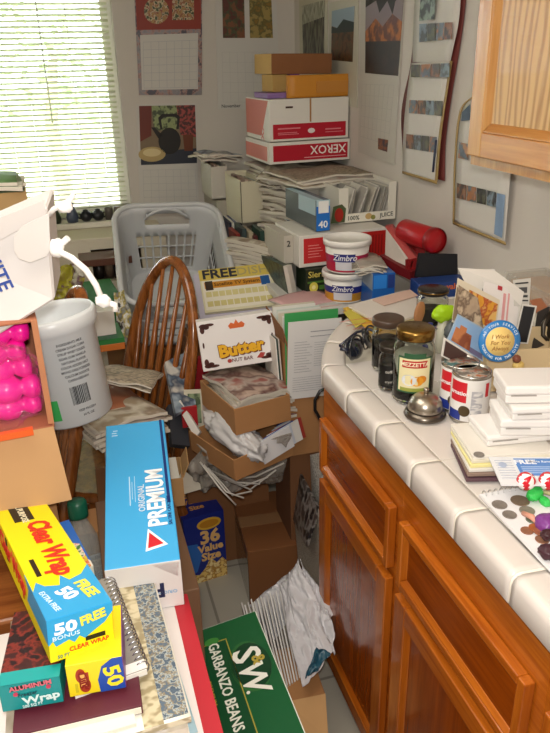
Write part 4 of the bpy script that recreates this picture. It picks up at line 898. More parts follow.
# garbanzo bean case
D = (.165, .37, .12); t = thing('bean_case', 'dark green case printed Garbanzo Beans, lying below the taped carton', 'box', (.150, .873, .288), (-1, -8, 1))
MB().box(0, 0, 0, *D).done('case_body', P('0f5a30', .4), t, .002)
MB().box(-.0006, -.0015, D[2]-.006, D[0]+.0015, D[1]+.0006, D[2]-.001).done('lid_edge', P('dfe6dc', .5), t)
decal(t, D, 'top', [(.06, .1, .5, .86)], '0a4a28', r=.35); decal(t, D, 'top', [(.06, .1, .075, .86), (.485, .1, .5, .86), (.06, .1, .5, .106), (.06, .854, .5, .86)], 'a89a3c', lift=.0014, name='gold_line')
decal(t, D, 'top', [ell(.68, .6, .26, .19)], '2d6a35', lift=.0008, name='logo_oval'); decal(t, D, 'top', [ell(.70, .6, .25, .17)], '073d22', lift=.0014, name='logo_oval')
txt(t, D, 'top', 'S', .66, .68, .085, 'f2f2e8', -90, .02, lift=.002); txt(t, D, 'top', 'W', .66, .52, .075, 'f2f2e8', -90, .02, lift=.002, slant=.2); txt(t, D, 'top', '&', .8, .62, .04, 'b5a040', -90, .02, lift=.0024)
txt(t, D, 'top', 'GARBANZO BEANS', .30, .53, .0325, 'eef0e2', -90, .018, .84, lift=.0022)
txt(t, D, 'top', 'PREMIUM', .12, .5, .012, 'b0a03c', -90, .01, 1.3, lift=.0022)
txt(t, D, 'top', '.', .62, .42, .05, 'f2f2e8', -90, .02, lift=.002)
decal(t, D, 'top', [ell(.30, .87, .1, .028)], '3f8a3a', lift=.0022, name='leaf_print')
carton('carton', 'brown carton on the floor carrying the bean case', 'box', (.155, .92, FZ), (0, 0, 0), (.15, .30, .41), KRD)

# ------------------------------------------------------------------ between the chair and the snack box
o = slab('book', [at(165, 362, 'y', 2.2), at(186, 352, 'y', 2.25), at(196, 404, 'y', 2.05), at(176, 414, 'y', 2.0)], .02, M2); tag(o, 'blue and white picture book leaning right of the chair back', 'book')
t = thing('book', 'crimson book with white POOD lettering behind the leaning picture frame', 'book', at(184, 398, 'y', 2.30), (-6, 0, 4))
MB().box(0, 0, 0, .10, .03, .14).done('book_body', P('9c1a24', .45), t, .002); txt(t, (.1, .03, .14), 'front', 'POOD', .28, .45, .040, 'ece6e2', 80, .03)
t = thing('picture_card', 'cream picture card with green field leaning on the crimson book', 'card', at(186, 428, 'y', 2.06), (-10, 0, -14))
MB().box(0, 0, 0, .085, .004, .13).done('card_body', P('c9c2ac', .6), t); decal(t, (.085, .004, .13), 'front', [(.14, .12, .62, .9)], printed('field_print', ['6a7a5a', '8a9a76', '4a5a40'], 30)); decal(t, (.085, .004, .13), 'front', [(.68, .1, .94, .9)], 'a8948a')
o = slab('jacket', [at(168, 405, 'y', 2.1), at(184, 400, 'y', 2.12), at(190, 446, 'y', 2.0), at(172, 444, 'y', 2.0)], .03, P('35363c', .9)); tag(o, 'dark grey cloth hanging between the chair and the leaning cards', 'cloth')
o = slab('booklet', [at(176, 404, 'y', 2.05), at(180, 400, 'y', 2.05), at(200, 432, 'y', 1.96), at(195, 438, 'y', 1.96)], .015, P('d9d4cc', .6)); tag(o, 'white booklet edge slanting down to the lower open carton', 'booklet')
o = MB().box(0, 0, 0, .05, .01, .07).done('notepad', P('a82028', .5), None, 0, loc=at(183, 428, 'y', 2.02), rot=(0, 0, 0)); tag(o, 'small red pad behind the white booklet edge', 'notepad')
t = opencarton('open_carton', 'small open tan carton with white sheet, right of the blue cracker carton', 'box', (.115, 1.86, .335), (0, 0, -6), (.11, .13, .10), KRL, (('right', .045, 25),))
o = slab('paper_sheet', [Vector((.125, 1.865, .40)), Vector((.218, 1.858, .40)), Vector((.222, 1.97, .44)), Vector((.13, 1.975, .44))], .002, PAPER); tag(o, 'white sheet lying in the small open tan carton', 'paper')
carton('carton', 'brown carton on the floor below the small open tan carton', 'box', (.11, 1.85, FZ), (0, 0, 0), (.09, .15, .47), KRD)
o = slab('paper_sheet', [at(172, 486, 'y', 1.9), at(184, 470, 'y', 1.95), at(205, 488, 'y', 1.95), at(178, 496, 'y', 1.88)], .004, P('ddd6c6', .7)); tag(o, 'cream sheet lying on top of the blue snack box', 'paper')

# newspapers over the chair seat and books below them
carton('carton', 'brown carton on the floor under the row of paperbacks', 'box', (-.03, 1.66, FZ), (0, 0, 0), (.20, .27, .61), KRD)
for k in range(8):
    c = ['d8d4cc', '2a2c34', 'e2dcc8', 'cfcabc', '8f8a84', 'e6e0c4', '3a3e48', 'd9d2b4'][k]
    o = MB().box(0, 0, 0, .019, .13, .155).done('paperback', P(c, .5), None, .001, loc=(.0+k*.0215, 1.66, .472), rot=(0, R([2, -2, 1][k % 3]), 0))
    tag(o, ['white', 'black', 'cream', 'light grey', 'mid grey', 'pale yellow', 'dark slate', 'tan yellow'][k] + ' paperback standing in the row just behind the blue cracker carton', 'book', 'paperbacks behind the cracker carton')
pile('newspaper', 'newspaper in the sloping pile between the bucket and the chair back', 'newspaper', 'newspapers heaped on the chair seat', (.045, 1.83, .655), .21, .24, .009, 7, [N1, N2, M3, NEWS], 24, .014, 9, 61, tilt=(-4, 5), wav=.012, sag=.008)
t = thing('newspaper', 'brown-tinted catalogue topmost on the pile beside the bucket', 'catalogue', (-.065, 1.76, .738), (-3, 7, 18)); mag('catalogue_body', .22, .24, .01, [P('9a5f42', .5, noise_amt=.25, scale=14), P('b9b09e', .7)], .006, 0, 4, wav=.01, parent=t)
pile('newspaper', 'grey newspaper sheet folded over the top of the catalogue', 'newspaper', 'sheets over the catalogue', (.09, 1.92, .765), .18, .13, .004, 3, [N1], -24, .01, 6, 67, tilt=(-5, 6), wav=.012)
# ================================================================== FOREGROUND LEFT
tb = thing('dining_table', 'wooden dining table at the left buried under cartons', 'table')
MB().box(-1.35, 1.02, .705, -.13, 2.45, .738).done('table_top', wood('6a3516', '9a5c2c', 0, .3), tb, .006)
for x, y in ((-1.28, 1.1), (-.24, 1.08), (-1.28, 2.36), (-.24, 2.36)): MB().tube([(x, y, .705), (x, y, .3), (x, y, FZ)], [.03, .026, .018], 12).done('leg', wood('6a3516', '9a5c2c', 2, .3), tb)
D = (.395, .50, .87); t = carton('carton', 'tall white carton with a red striped top edge carrying the magazines and wrap boxes', 'box', (-.285, .50, FZ), (0, 0, 0), D, P('ddd6d2', .5))
decal(t, D, 'top', [(.935, 0, 1, 1), ((.70, 0), (.80, 0), (.94, .22), (.94, .34))], 'b02430'); decal(t, D, 'right', [(0, .0, 1, 1)], 'b02430')
carton('carton', 'brown carton on the floor carrying the blue cracker carton', 'box', (-.03, 1.01, FZ), (0, 0, 0), (.165, .34, .868), P('6e503a', .4, noise_amt=.2, scale=12, bump=.5))
D = (.124, .43, .105); t = thing('cracker_carton', 'long sky-blue cracker carton printed PREMIUM, lying lengthwise', 'box', (-.022, .985, .732), (6.0, 0, -5))
MB().box(0, 0, 0, *D).done('box_body', P('3fa4dc', .4), t, .002)
decal(t, D, 'front', [(0, 0, 1, 1)], 'e6e3e2'); decal(t, D, 'top', [(.915, .35, .96, 1)], '15306e')
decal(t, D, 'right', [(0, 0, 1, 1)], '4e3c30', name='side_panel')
txt(t, D, 'top', 'PREMIUM', .76, .40, .046, 'eef2f6', 90, .03, .88); txt(t, D, 'top', 'ORIGINAL', .54, .40, .017, 'cfe0ee', 90, .01, 1); txt(t, D, 'top', 'SALTINE CRACKERS', .93, .30, .009, '15306e', 90, .0, 1)
decal(t, D, 'top', [((.55, .07), (.86, .095), (.60, .20))], 'f2f2f2', name='corner_logo'); decal(t, D, 'top', [((.585, .085), (.80, .102), (.615, .175))], 'c8202c', lift=.0014, name='corner_logo')
decal(t, D, 'top', [(.36, .36, .375, .56), (.4, .4, .408, .52), (.44, .38, .448, .56), (.1, .9, .2, .905), (.1, .92, .18, .925), (.12, .94, .2, .945)], 'bcdcf0', name='small_print')
txt(t, D, 'front', 'PREM', .33, .42, .045, '1b2450', 180, .03); txt(t, D, 'front', 'ORIGINAL', .74, .35, .010, '7fb0d8', 180, .01); decal(t, D, 'front', [((.62, .97), (.98, .97), (.95, .66))], 'c8202c', name='corner_logo')
# magazines on the striped carton
pile('magazine', 'magazine in the neat stack under the spiral notebook', 'magazine', 'magazines on the striped carton', (-.055, .825, .732), .235, .285, .011, 4, [M3, P('9fc0cc', .5), P('e0dcd0', .6), M3], 2, .004, 2, 71, sag=0, wav=.001)
t = thing('magazine', 'thick catalogue with worn page edges and a blue-grey street photo along its right side', 'magazine', (-.098, .685, .782), (0, 0, 2.2)); mag('magazine_body', .165, .29, .010, [P('e3dfd3', .5), textlines('page_edges', 'd6cdb4', 'a89c80', 120)], 0, 0, 4, wav=.001, parent=t)
decal(t, (.165, .29, .0105), 'top', [(.78, .02, .985, .99)], printed('street_print', ['6f7f8c', '3f4f60', 'a7b0b0', '8a7a5a', '566676'], 130), lift=.0012)
decal(t, (.165, .29, .0105), 'top', [(.62, .0, .78, .99)], textlines('worn_spine', 'cbbf9e', '9c8e6c', 90), lift=.0008)
t = thing('booklet', 'white booklet with green upper cover right of the spiral notebook', 'booklet', (-.115, .69, .7945), (0, 0, 3)); MB().box(0, 0, 0, .11, .275, .006).done('booklet_body', P('e0ddcf', .5), t)
decal(t, (.11, .275, .006), 'top', [(.55, .62, 1, .985)], '5f9a4a'); decal(t, (.11, .275, .006), 'top', [(.0, .12, 1, .19)], 'b7c98a'); decal(t, (.11, .275, .006), 'top', [(.8, .62, 1, .66)], '4f7a98', lift=.0012)
t = thing('spiral_notebook', 'spiral notebook with worn grey cover and silver wire coil', 'notebook', (-.080, .752, .8065), (0, 0, 9)); W_, d_ = .10, .215
MB().box(0, 0, 0, W_, d_, .012).done('cover', P('8c877f', .55, noise_amt=.12, scale=12), t, .001); MB().box(0, -.002, .001, W_, .02, .010).done('pages', PAPER, t)
MB().box(W_-.04, -.001, .0122, W_+.001, .016, .013).done('page_corner', PAPER, t)
mb = MB()
for k in range(20): mb.tube([(W_-.004+.0095*math.cos(a), .008+k*.0105+.002*math.sin(a), .006+.0095*math.sin(a)) for a in [R(30*j) for j in range(12)]], .0011, 5, True)
mb.done('wire_coil', P('b9bac0', .25, metal=1), t)['kind'] = 'stuff'
t = thing('book', 'maroon hardback book lying under the teal and yellow wrap boxes', 'book', (-.160, .716, .7985), (0, 0, -1)); MB().box(0, 0, -.004, .166, .14, .012).done('cover', P('5a1f2e', .5, noise_amt=.25, scale=12), t, .001); MB().box(.002, -.0015, -.001, .164, .002, .009).done('pages', P('e2dccf', .7), t)
# wrap boxes
def quadbox(name, label, cat, TL, TR, BR, BL, ax, val, depth, mat):
    """box whose front face is seen at four picture corners; returns thing with local box dims"""
    p = at(BL[0], BL[1], ax, val); q = at(BR[0], BR[1], 'z', p.z+.004); return p, q
D = (.074, .11, .052); t = thing('wrap_box', 'smaller yellow and blue cling film box marked 50, beneath the yellow wrap carton', 'box', (-.086, .748, .818), (-4, 0, -4))
MB().box(0, 0, 0, *D).done('box_body', P('ecd41e', .35), t, .001)
decal(t, D, 'front', [((.55, .0), (1, 0), (1, 1), (.82, 1), (.62, .8), (.53, .4))], '1d4ba8'); txt(t, D, 'front', '50', .80, .46, .030, 'f4e02a', -80, .03, 1.15, lift=.0014)
decal(t, D, 'front', [ell(.24, .62, .09, .22), ell(.3, .3, .1, .22), (.2, .25, .38, .7)], 'a83a1e', name='emblem'); decal(t, D, 'front', [(.23, .3, .33, .66)], 'f0b060', lift=.0014, name='emblem')
txt(t, D, 'front', 'Cling', .285, .48, .015, '8a1c14', -78, .03, lift=.002); decal(t, D, 'front', [(.12, .12, .17, .4)], 'c8b81e', name='small_print'); decal(t, D, 'right', [(0, 0, 1, 1)], '7a3a8a')
D = (.078, .15, .042); t = thing('wrap_box', 'teal freezer wrap box with dark red top at the lower left', 'box', (-.172, .750, .818), (-4, 0, -5))
MB().box(0, 0, 0, *D).done('box_body', P('0f8c8e', .35), t, .001)
decal(t, D, 'top', [(0, .0, 1, 1)], printed('berry_print', ['1c1414', '3a1a16', '7a2a1e', '141010'], 50)); decal(t, D, 'top', [(.0, .0, 1, .16)], '1a9a98', lift=.0012)
decal(t, D, 'front', [((.2, .76), (.85, .84), (.86, .96), (.18, .9))], '201a1c'); txt(t, D, 'front', 'ALUMINUM', .52, .87, .0095, 'd86a7a', 3, .03, 1.1, lift=.0014)
txt(t, D, 'front', 'Wrap', .66, .34, .0155, 'd8ecec', 4, .03, 1.3); txt(t, D, 'front', 'Freezer', .45, .58, .008, '0a4a52', 4, .02); txt(t, D, 'front', '200 SQ FT', .5, .12, .006, 'd8ecec', 4, .01)
decal(t, D, 'front', [ell(.26, .62, .04, .07), ell(.8, .72, .04, .07)], 'c03a5a', lift=.0014, name='star_print')
D = (.088, .40, .064); t = thing('wrap_carton', 'big yellow clear wrap carton with a cyan FREE 50 panel', 'box', (-.104, .764, .868), (-8, 6, 14))
MB().box(0, 0, 0, *D).done('box_body', P('f2e012', .35), t, .0015)
CY_ = '2f9fd6'
decal(t, D, 'front', [((0, .42), (.06, .5), (.1, .36), (.3, .44), (.38, .34), (.46, .46), (.54, .36), (.72, .5), (.86, .6), (1, .82), (1, 1), (0, 1))], CY_)
decal(t, D, 'top', [((0, 0), (1, 0), (1, .30), (.82, .24), (.6, .22), (.5, .27), (.42, .2), (.2, .22), (.1, .26), (0, .2))], CY_)
decal(t, D, 'left', [((.68, .42), (1, .42), (1, 1), (.66, 1), (.72, .8))], CY_)
txt(t, D, 'front', '50', .26, .74, .022, 'f4f4f8', 0, .04, 1.4, lift=.0016); txt(t, D, 'front', 'FREE', .68, .80, .018, 'f0e14a', 8, .04, .95, lift=.0016); txt(t, D, 'front', 'BONUS', .26, .55, .008, 'd4ecf6', 0, .01, 1.4, lift=.0016)
txt(t, D, 'top', '50', .45, .13, .030, 'f4f4f8', -68, .04, 1.1, lift=.0016); txt(t, D, 'top', 'FREE', .76, .13, .024, 'f0e14a', -80, .04, 1, lift=.0016); txt(t, D, 'top', 'EXTRA FREE', .16, .11, .011, 'd4ecf6', -80, .01, lift=.0016)
txt(t, D, 'top', 'Clear Wrap', .60, .52, .047, 'd8301c', -90, .035, .88, slant=.1, lift=.0012); txt(t, D, 'left', 'Clear Wrap', .40, .62, .042, 'd8301c', 0, .035, 1.0, slant=.1, lift=.0012); 
decal(t, D, 'top', [(.25, .80, .62, .985)], '1c1c14'); txt(t, D, 'top', 'ALL PURPOSE', .44, .89, .015, 'e8e2c0', -90, .02, lift=.0014)
decal(t, D, 'top', [(.16, .30, .24, .44)], '1c1c14', name='small_print'); decal(t, D, 'front', [(.55, .28, .86, .38)], '1c1c14', name='small_print'); txt(t, D, 'front', 'CLEAR WRAP', .6, .2, .009, 'd8301c', 0, .02, lift=.0012)
txt(t, D, 'front', '50 FT', .2, .1, .007, '3a7a7a', 0, .01, lift=.0012); decal(t, D, 'left', [(.28, .3, .31, .9)], '1c1c14', name='small_print')
# bag box, bottle and bits behind
D = (.07, .15, .03); t = thing('food_bag_box', 'small white, blue and yellow food bag box with vegetables, beside the clear wrap carton', 'box', (-.108, .985, .80), (0, 0, 14))
MB().box(0, 0, -.05, *D).done('box_body', P('d8d4c4', .4), t, .001); decal(t, D, 'top', [((.35, 1), (1, 1), (1, .1), (.8, .3), (.7, .7))], '2a62b4'); decal(t, D, 'top', [((.3, .82), (.7, .95), (.8, .6), (.72, .6), (.62, .84), (.34, .74))], 'e8d83a', lift=.0014); decal(t, D, 'top', [((.55, .0), (.95, .0), (.95, .45), (.6, .6))], printed('vegetable_print', ['5a8a3a', 'c8c03a', 'c84a2a', 'e2dccc', '3a6a2c'], 60), lift=.0018)
t = thing('water_bottle', 'clear plastic bottle with a green cap beside the blue cracker carton', 'bottle', (-.062, 1.20, .62), (-8, 0, 0))
MB().lathe([(0, 0), (.030, 0), (.032, .01), (.032, .10), (.030, .12), (.016, .155), (.0135, .16), (.0135, .175)], 28).done('bottle_body', P('cfd8d6', .08, trans=.6, alpha=.4), t)
MB().lathe([(0, .165), (.019, .165), (.0195, .170), (.019, .195), (.016, .200), (0, .200)], 28).done('cap', P('14503a', .35), t)
carton('carton', 'small kraft carton standing between the chair seat and the cracker carton', 'box', (-.085, 1.42, .46), (0, 0, 3), (.09, .1, .14), KR)
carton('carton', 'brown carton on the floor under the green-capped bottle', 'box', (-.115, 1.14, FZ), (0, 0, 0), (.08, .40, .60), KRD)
for k in range(5):
    o = MB().box(0, 0, 0, .075, .004, .09).done('paper_sheet', P(['dcd8ce', 'c2c8d0', 'e4e0d8'][k % 3], .7), None, 0, loc=(-.105, 1.30+.022*k, .465), rot=(R(-10+3*k), 0, R(4*k-6))); tag(o, 'loose paper standing between the green-capped bottle and the chair', 'paper', 'loose papers behind the bottle')

# pink bottles carton on its side, white bag on top
carton('carton', 'brown carton on the table under the box of pink bottles', 'box', (-.50, 1.22, .738), (0, 0, 6), (.40, .34, .261), KR)
BX = thing('open_carton', 'tan carton lying on its side, open towards the camera, full of pink bottles', 'box', (-.440, 1.155, 1.004), (0, 0, 5))
Wb, db, hb = .365, .30, .205
MB().box(0, 0, 0, Wb, db, .004).box(0, 0, hb-.004, Wb, db, hb).box(0, .0, .004, .004, db, hb-.004).box(Wb-.004, 0, .004, Wb, db, hb-.004).box(.004, db-.004, .004, Wb-.004, db, hb-.004).done('carton_body', P('a8684a', .8, noise_amt=.1, scale=12), BX, .0008, 1)
slab('flap', [(.004, 0, .002), (Wb-.002, 0, .002), (Wb+.008, -.035, -.135), (-.02, -.035, -.135)], .004, P('bd9468', .8, noise_amt=.07, scale=10, bump=.1), BX)
slab('flap', [(Wb, 0, .01), (Wb, 0, hb), (Wb-.01, .0, hb), (Wb-.01, .0, .01)], .004, P('b57a56', .8), BX, (0, -1, 0))
PK = P('f0189a', .28, coat=.4); k = 0
bm_rot = Matrix.Rotation(R(90), 4, 'X')
for (x, z, s_) in [(.225+dx, z, 1.0+sc) for dx, z, sc in ((.045, .172, .05), (.034, .136, .1), (.040, .10, .1), (.048, .064, .1), (.045, .028, .05), (-.09, .165, .1), (-.095, .12, .15), (-.08, .075, .15), (-.09, .03, .1))]:
    t = thing('pink_bottle', 'glossy magenta bottle packed in the open tan carton', 'bottle', BX.matrix_basis @ Vector((x, .055+.02*((k*7) % 3)/3, z)), (0, 90, 5), 'pink bottles in the open carton'); k += 1
    MB().lathe([(0, -.10), (.018, -.099), (.026, -.09), (.0275, -.07), (.0225, -.055), (.0275, -.04), (.0285, -.01), (.023, .004), (.028, .018), (.026, .038), (.014, .048), (.020, .056), (.0245, .066), (.020, .078), (0, .082)], 24).done('bottle_body', PK, t)
    t.scale = (.86*s_, 1, 1)
o = blob('clear_wrap', (-.18, 1.18, 1.10), (.10, .02, .08), (0, 0, 5), .25, 6, P('f4dcea', .08, trans=.9, alpha=.10)); tag(o, 'clear film stretched over the pink bottles', 'film')
t = thing('label_strip', 'orange strip with a small blue end along the bottom of the pink bottles', 'label', (-.36, 1.138, 1.008), (0, 0, 5)); MB().box(0, 0, 0, .25, .012, .012).done('strip_body', P('e0602a', .4), t); MB().box(.14, -.002, .0, .165, .012, .02).done('blue_end', P('2a3f78', .4), t)
# bucket
BU = thing('bucket', 'white plastic bucket with printed label and barcode, leaning beside the pink bottle carton', 'bucket', (-.052, 1.60, .825), (-4, -6, 0)); BU.scale = (1.12, 1.12, 1.26)
MB().lathe([(0, 0), (.078, 0), (.082, .004), (.086, .17), (.093, .176), (.096, .185), (.096, .20), (.091, .206), (.088, .204), (.087, .196), (.079, .01), (0, .008)], 48).done('bucket_body', P('e2e6e8', .3, trans=.12), BU)
def on_cyl(parent, body, rr, z, ang, size, col, bold=.01):
    me = text_mesh(body, size, bold); o = link('lettering', me, P(col, .5), parent)
    for v in me.vertices: s = v.co.x/rr; v.co.z = v.co.z-rr*(1-math.cos(s)); v.co.x = rr*math.sin(s)
    o.location = (rr*math.cos(R(ang)), rr*math.sin(R(ang)), z); o.rotation_euler = (R(90), 0, R(ang+90)); return o
for k in range(9): on_cyl(BU, ['INGREDIENTS: MILK', 'CREAM SUGAR CORN', 'SYRUP WHEY SOLIDS', 'GUAR GUM VANILLA', 'NATURAL FLAVOR', 'COLOR ADDED SALT', 'MONO DIGLYCERIDES', 'CALCIUM SULFATE', 'CARRAGEENAN'][k], .0862, .160-k*.0085, -68, .0062, '55585c', .02)
def cyl_patch(parent, name, rr, a0, a1, z0, z1, col, n=10, th=.0006):
    mb = MB(); 
    A = [[mb.bm.verts.new((rr*math.cos(R(a0+(a1-a0)*k/n)), rr*math.sin(R(a0+(a1-a0)*k/n)), z)) for k in range(n+1)] for z in (z0, z1)]
    for k in range(n): mb.bm.faces.new([A[0][k], A[0][k+1], A[1][k+1], A[1][k]]).smooth = True
    return mb.done(name, P(col, .4) if isinstance(col, str) else col, parent)
r_ = random.Random(2); 
bars = MB(); a = -84
while a < -60:
    w_ = r_.choice((.5, .9, 1.4)); A = [bars.bm.verts.new((.0856*math.cos(R(q)), .0856*math.sin(R(q)), z)) for q, z in ((a, .045), (a+w_, .045), (a+w_, .08), (a, .08))]; bars.bm.faces.new(A); a += w_+r_.choice((.5, .9))
bars.done('barcode', P('26282a', .5), BU); on_cyl(BU, 'KEEP FROZEN', .0845, .032, -66, .006, '55585c'); on_cyl(BU, '64 FL OZ', .0843, .022, -66, .006, '55585c')
cyl_patch(BU, 'green_print', .0845, -118, -104, .02, .06, '3fae5a')
# white bag with knotted rope handles
BG = thing('carrier_bag', 'white paper carrier bag with knotted rope handles atop the pink bottle carton', 'bag')
m = P('cfcac8', .6); A0, A1, A2, A3 = at(-60, 252, 'y', 1.27), at(47, 206, 'y', 1.24), at(55, 300, 'y', 1.20), at(-60, 372, 'y', 1.18)
slab('bag_body', [A0, A1, A2, A3], .11, m, BG, (.12, 1, .12)).modifiers.new('b', 'BEVEL').width = .004
slab('handle_patch', [at(x, y, 'y', 1.205) for x, y in ((14, 236), (22, 226), (34, 220), (49, 213), (50, 250), (46, 256), (30, 262), (19, 258), (14, 250))], .004, P('d3cecb', .4), BG, (0, -1, 0))
slab('fold_strip', [at(x, y, 'y', 1.225) for x, y in ((-50, 238), (44, 200), (46, 214), (-50, 268))], .003, P('cfc9c6', .6), BG, (0, -1, 0))
me = text_mesh('WHITE', .032, .02); o = link('lettering', me, P('2c4a9a', .5), BG); o.matrix_local = Matrix.Translation(at(-7, 262, 'y', 1.19)) @ Matrix.Rotation(R(90), 4, 'X') @ Matrix.Rotation(R(-75), 4, 'Z')
rope = P('f6f4f2', .6)
MB().tube([at(x, y, 'y', v) for x, y, v in ((49, 215, 1.21), (54, 209, 1.2), (62, 205, 1.19), (70, 200, 1.19), (74, 194, 1.19))], .0042, 10).done('rope_handle', rope, BG)
blob('knot', at(65, 207, 'y', 1.185), (.0115, .009, .009), (0, 0, 0), .3, 5, rope, 12, parent=BG)
MB().tube([at(x, y, 'y', v) for x, y, v in ((53, 248, 1.205), (60, 252, 1.18), (72, 258, 1.17), (86, 270, 1.16), (96, 285, 1.16), (102, 300, 1.16))], .0052, 10).done('rope_handle', rope, BG)
MB().tube([at(57, 248, 'y', 1.19), at(68, 238, 'y', 1.18)], .0052, 10).done('rope_end', rope, BG)
blob('knot', at(57, 248, 'y', 1.185), (.0115, .010, .015), (0, 10, 0), .25, 9, rope, 12, parent=BG)
blob('knot', at(103, 301, 'y', 1.16), (.0125, .010, .010), (0, 20, 0), .3, 2, rope, 12, parent=BG); MB().tube([at(106, 302, 'y', 1.16), at(115, 305, 'y', 1.16), at(115, 311, 'y', 1.16)], .0055, 10).done('rope_end', rope, BG)
# carton of papers behind the bag
t = opencarton('open_carton', 'brown carton with green papers spilling out, in front of the window at far left', 'box', (-.50, 1.95, 1.21), (0, 0, 3), (.40, .26, .09), CARD('a98a5c'), ())
carton('carton', 'tall plain carton on the table behind the white carrier bag', 'box', (-.50, 1.955, .738), (0, 0, 3), (.40, .25, .47), CARD('c0ac8a'))
pile('magazine', 'green and white magazine spilling from the carton at far left', 'magazine', 'papers in the far left carton', (-.29, 2.08, 1.275), .34, .22, .008, 7, [P('5a7a4a', .5, noise_amt=.4, scale=20), P('cfccba', .6), P('7d8a68', .5)], 8, .012, 8, 77, wav=.014)
# ================================================================== ON THE COUNTER
TZ = .9145
def ctr(px, py, r):      # centre of a round thing whose front foot is seen at a picture point
    p = at(px, py, 'z', TZ); d = Vector((p.x, p.y)).normalized(); return (p.x+d.x*r, p.y+d.y*r)
def jar(name, lab, x, y, r, h, fill, lid, lidr=1.0, fz=.6, label=None):
    t = thing(name, lab, 'jar', (x, y, TZ))
    MB().lathe([(0, 0), (r*.92, 0), (r, .006), (r, h*.70), (r*.94, h*.77), (r*.83, h*.83), (r*.83, h*.88), (r*.78, h*.88), (r*.78, h*.82), (r*.88, h*.76), (r*.95, h*.69), (r*.95, .010), (0, .008)], 40).done('glass_body', GLASS, t)
    if fill: MB().lathe([(0, .0095), (r*.93, .012), (r*.93, h*fz), (0, h*fz)], 32).done('contents', fill, t)
    MB().lathe([(0, h*.865), (r*.90*lidr, h*.865), (r*.93*lidr, h*.875), (r*.93*lidr, h*.965), (r*.90*lidr, h*.985), (r*.8*lidr, h), (0, h*.99)], 40).done('lid', lid, t)
    return t
def label_on(t, r, a0, a1, z0, z1, col, name='label', off=.0006): return cyl_patch(t, name, r+off, a0, a1, z0, z1, col, 18)
GOLD = P('8a6a34', .25, metal=.9); DKL = P('4a3c30', .3, metal=.6)
t = jar('instant_coffee_jar', 'tall dark-filled glass jar with a dark brown lid behind the smaller jar', *ctr(386, 373, .036), .036, .128, P('1c1210', .4), P('4c3b30', .35), 1.12, .58)
label_on(t, .036, -150, -60, .022, .066, '17120f'); label_on(t, .0365, -112, -86, .044, .064, 'a8622c'); label_on(t, .0372, -108, -90, .047, .061, '17120f'); label_on(t, .0366, -112, -84, .026, .031, '9a7a4a')
t = jar('small_jar', 'small dark jar with black label squeezed between the taller two', *ctr(389, 392, .026), .026, .105, P('2a2420', .4), P('3c352e', .3, metal=.5), 1.08, .6)
label_on(t, .026, -170, -60, .014, .062, '141312'); on_cyl(t, 'coffee', .0268, .048, -112, .010, 'cfcac0'); on_cyl(t, 'crystals', .0268, .024, -112, .008, 'b8b4aa')
t = jar('pickle_jar', 'glass jar with gold-rimmed lid and a red, cream and green pear label', *ctr(411, 406, .0445), .0445, .165, None, GOLD, .98)
MB().lathe([(0, .012), (.040, .014), (.0405, .105), (0, .105)], 28).done('contents', P('c4c4b4', .5), t)
a = -114
label_on(t, .0445, a-48, a+48, .030, .112, '2f5a3c'); label_on(t, .0445, a-44, a+44, .034, .108, 'e6dcae', off=.001); label_on(t, .0445, a-30, a+30, .108, .120, '2f5a3c'); label_on(t, .0445, a-34, a+34, .088, .104, 'b8201f', off=.0014)
on_cyl(t, 'MEZZETTA', .0464, .0955, a, .0125, 'f2e8c8', .02)
for da, zz, rr, cc in ((-14, .060, .016, 'd9dce0'), (8, .058, .014, 'e09a2c'), (20, .062, .011, 'd4841c')):
    mb = MB(); R0 = .0462; pts = [mb.bm.verts.new((R0*math.cos(R(a+da)+rr/R0*math.cos(q)), R0*math.sin(R(a+da)+rr/R0*math.cos(q)), zz+rr*.8*math.sin(q))) for q in [2*math.pi*k/18 for k in range(18)]]; mb.bm.faces.new(pts); mb.done('fruit_print', P(cc, .4), t)
label_on(t, .0445, a-38, a+38, .034, .042, '9aa04a', off=.0014)
t = jar('jam_jar', 'clear jar with a black and gold lid standing at the back by the navy box', .925, 1.655, .043, .105, P('4a4432', .4), P('1f1b18', .25), 1.05, .45)
label_on(t, .0401, 0, 360, .098*.94, .098*.985, 'a88a4a', 'gold_line', off=.0042) if False else None
MB().lathe([(.0425, .097), (.0432, .0985), (.0425, .100)], 32).done('gold_line', GOLD, t); label_on(t, .043, -150, -70, .02, .055, '15130f')
# bell
t = thing('desk_bell', 'round brushed metal service bell at the front of the jars', 'bell', (*ctr(424, 424, .044), TZ)); ST = P('a59c90', .28, metal=.95)
MB().lathe([(0, 0), (.043, 0), (.044, .003), (.040, .010), (.033, .014), (.0, .014)], 40).done('base', P('6d655c', .3, metal=.9), t)
MB().lathe([(.036, .015), (.0365, .017), (.033, .032), (.024, .042), (.012, .047), (0, .048)], 40).done('dome', ST, t)
MB().lathe([(.004, .046), (.004, .054), (.006, .056), (.005, .060), (0, .061)], 16).done('button', ST, t)
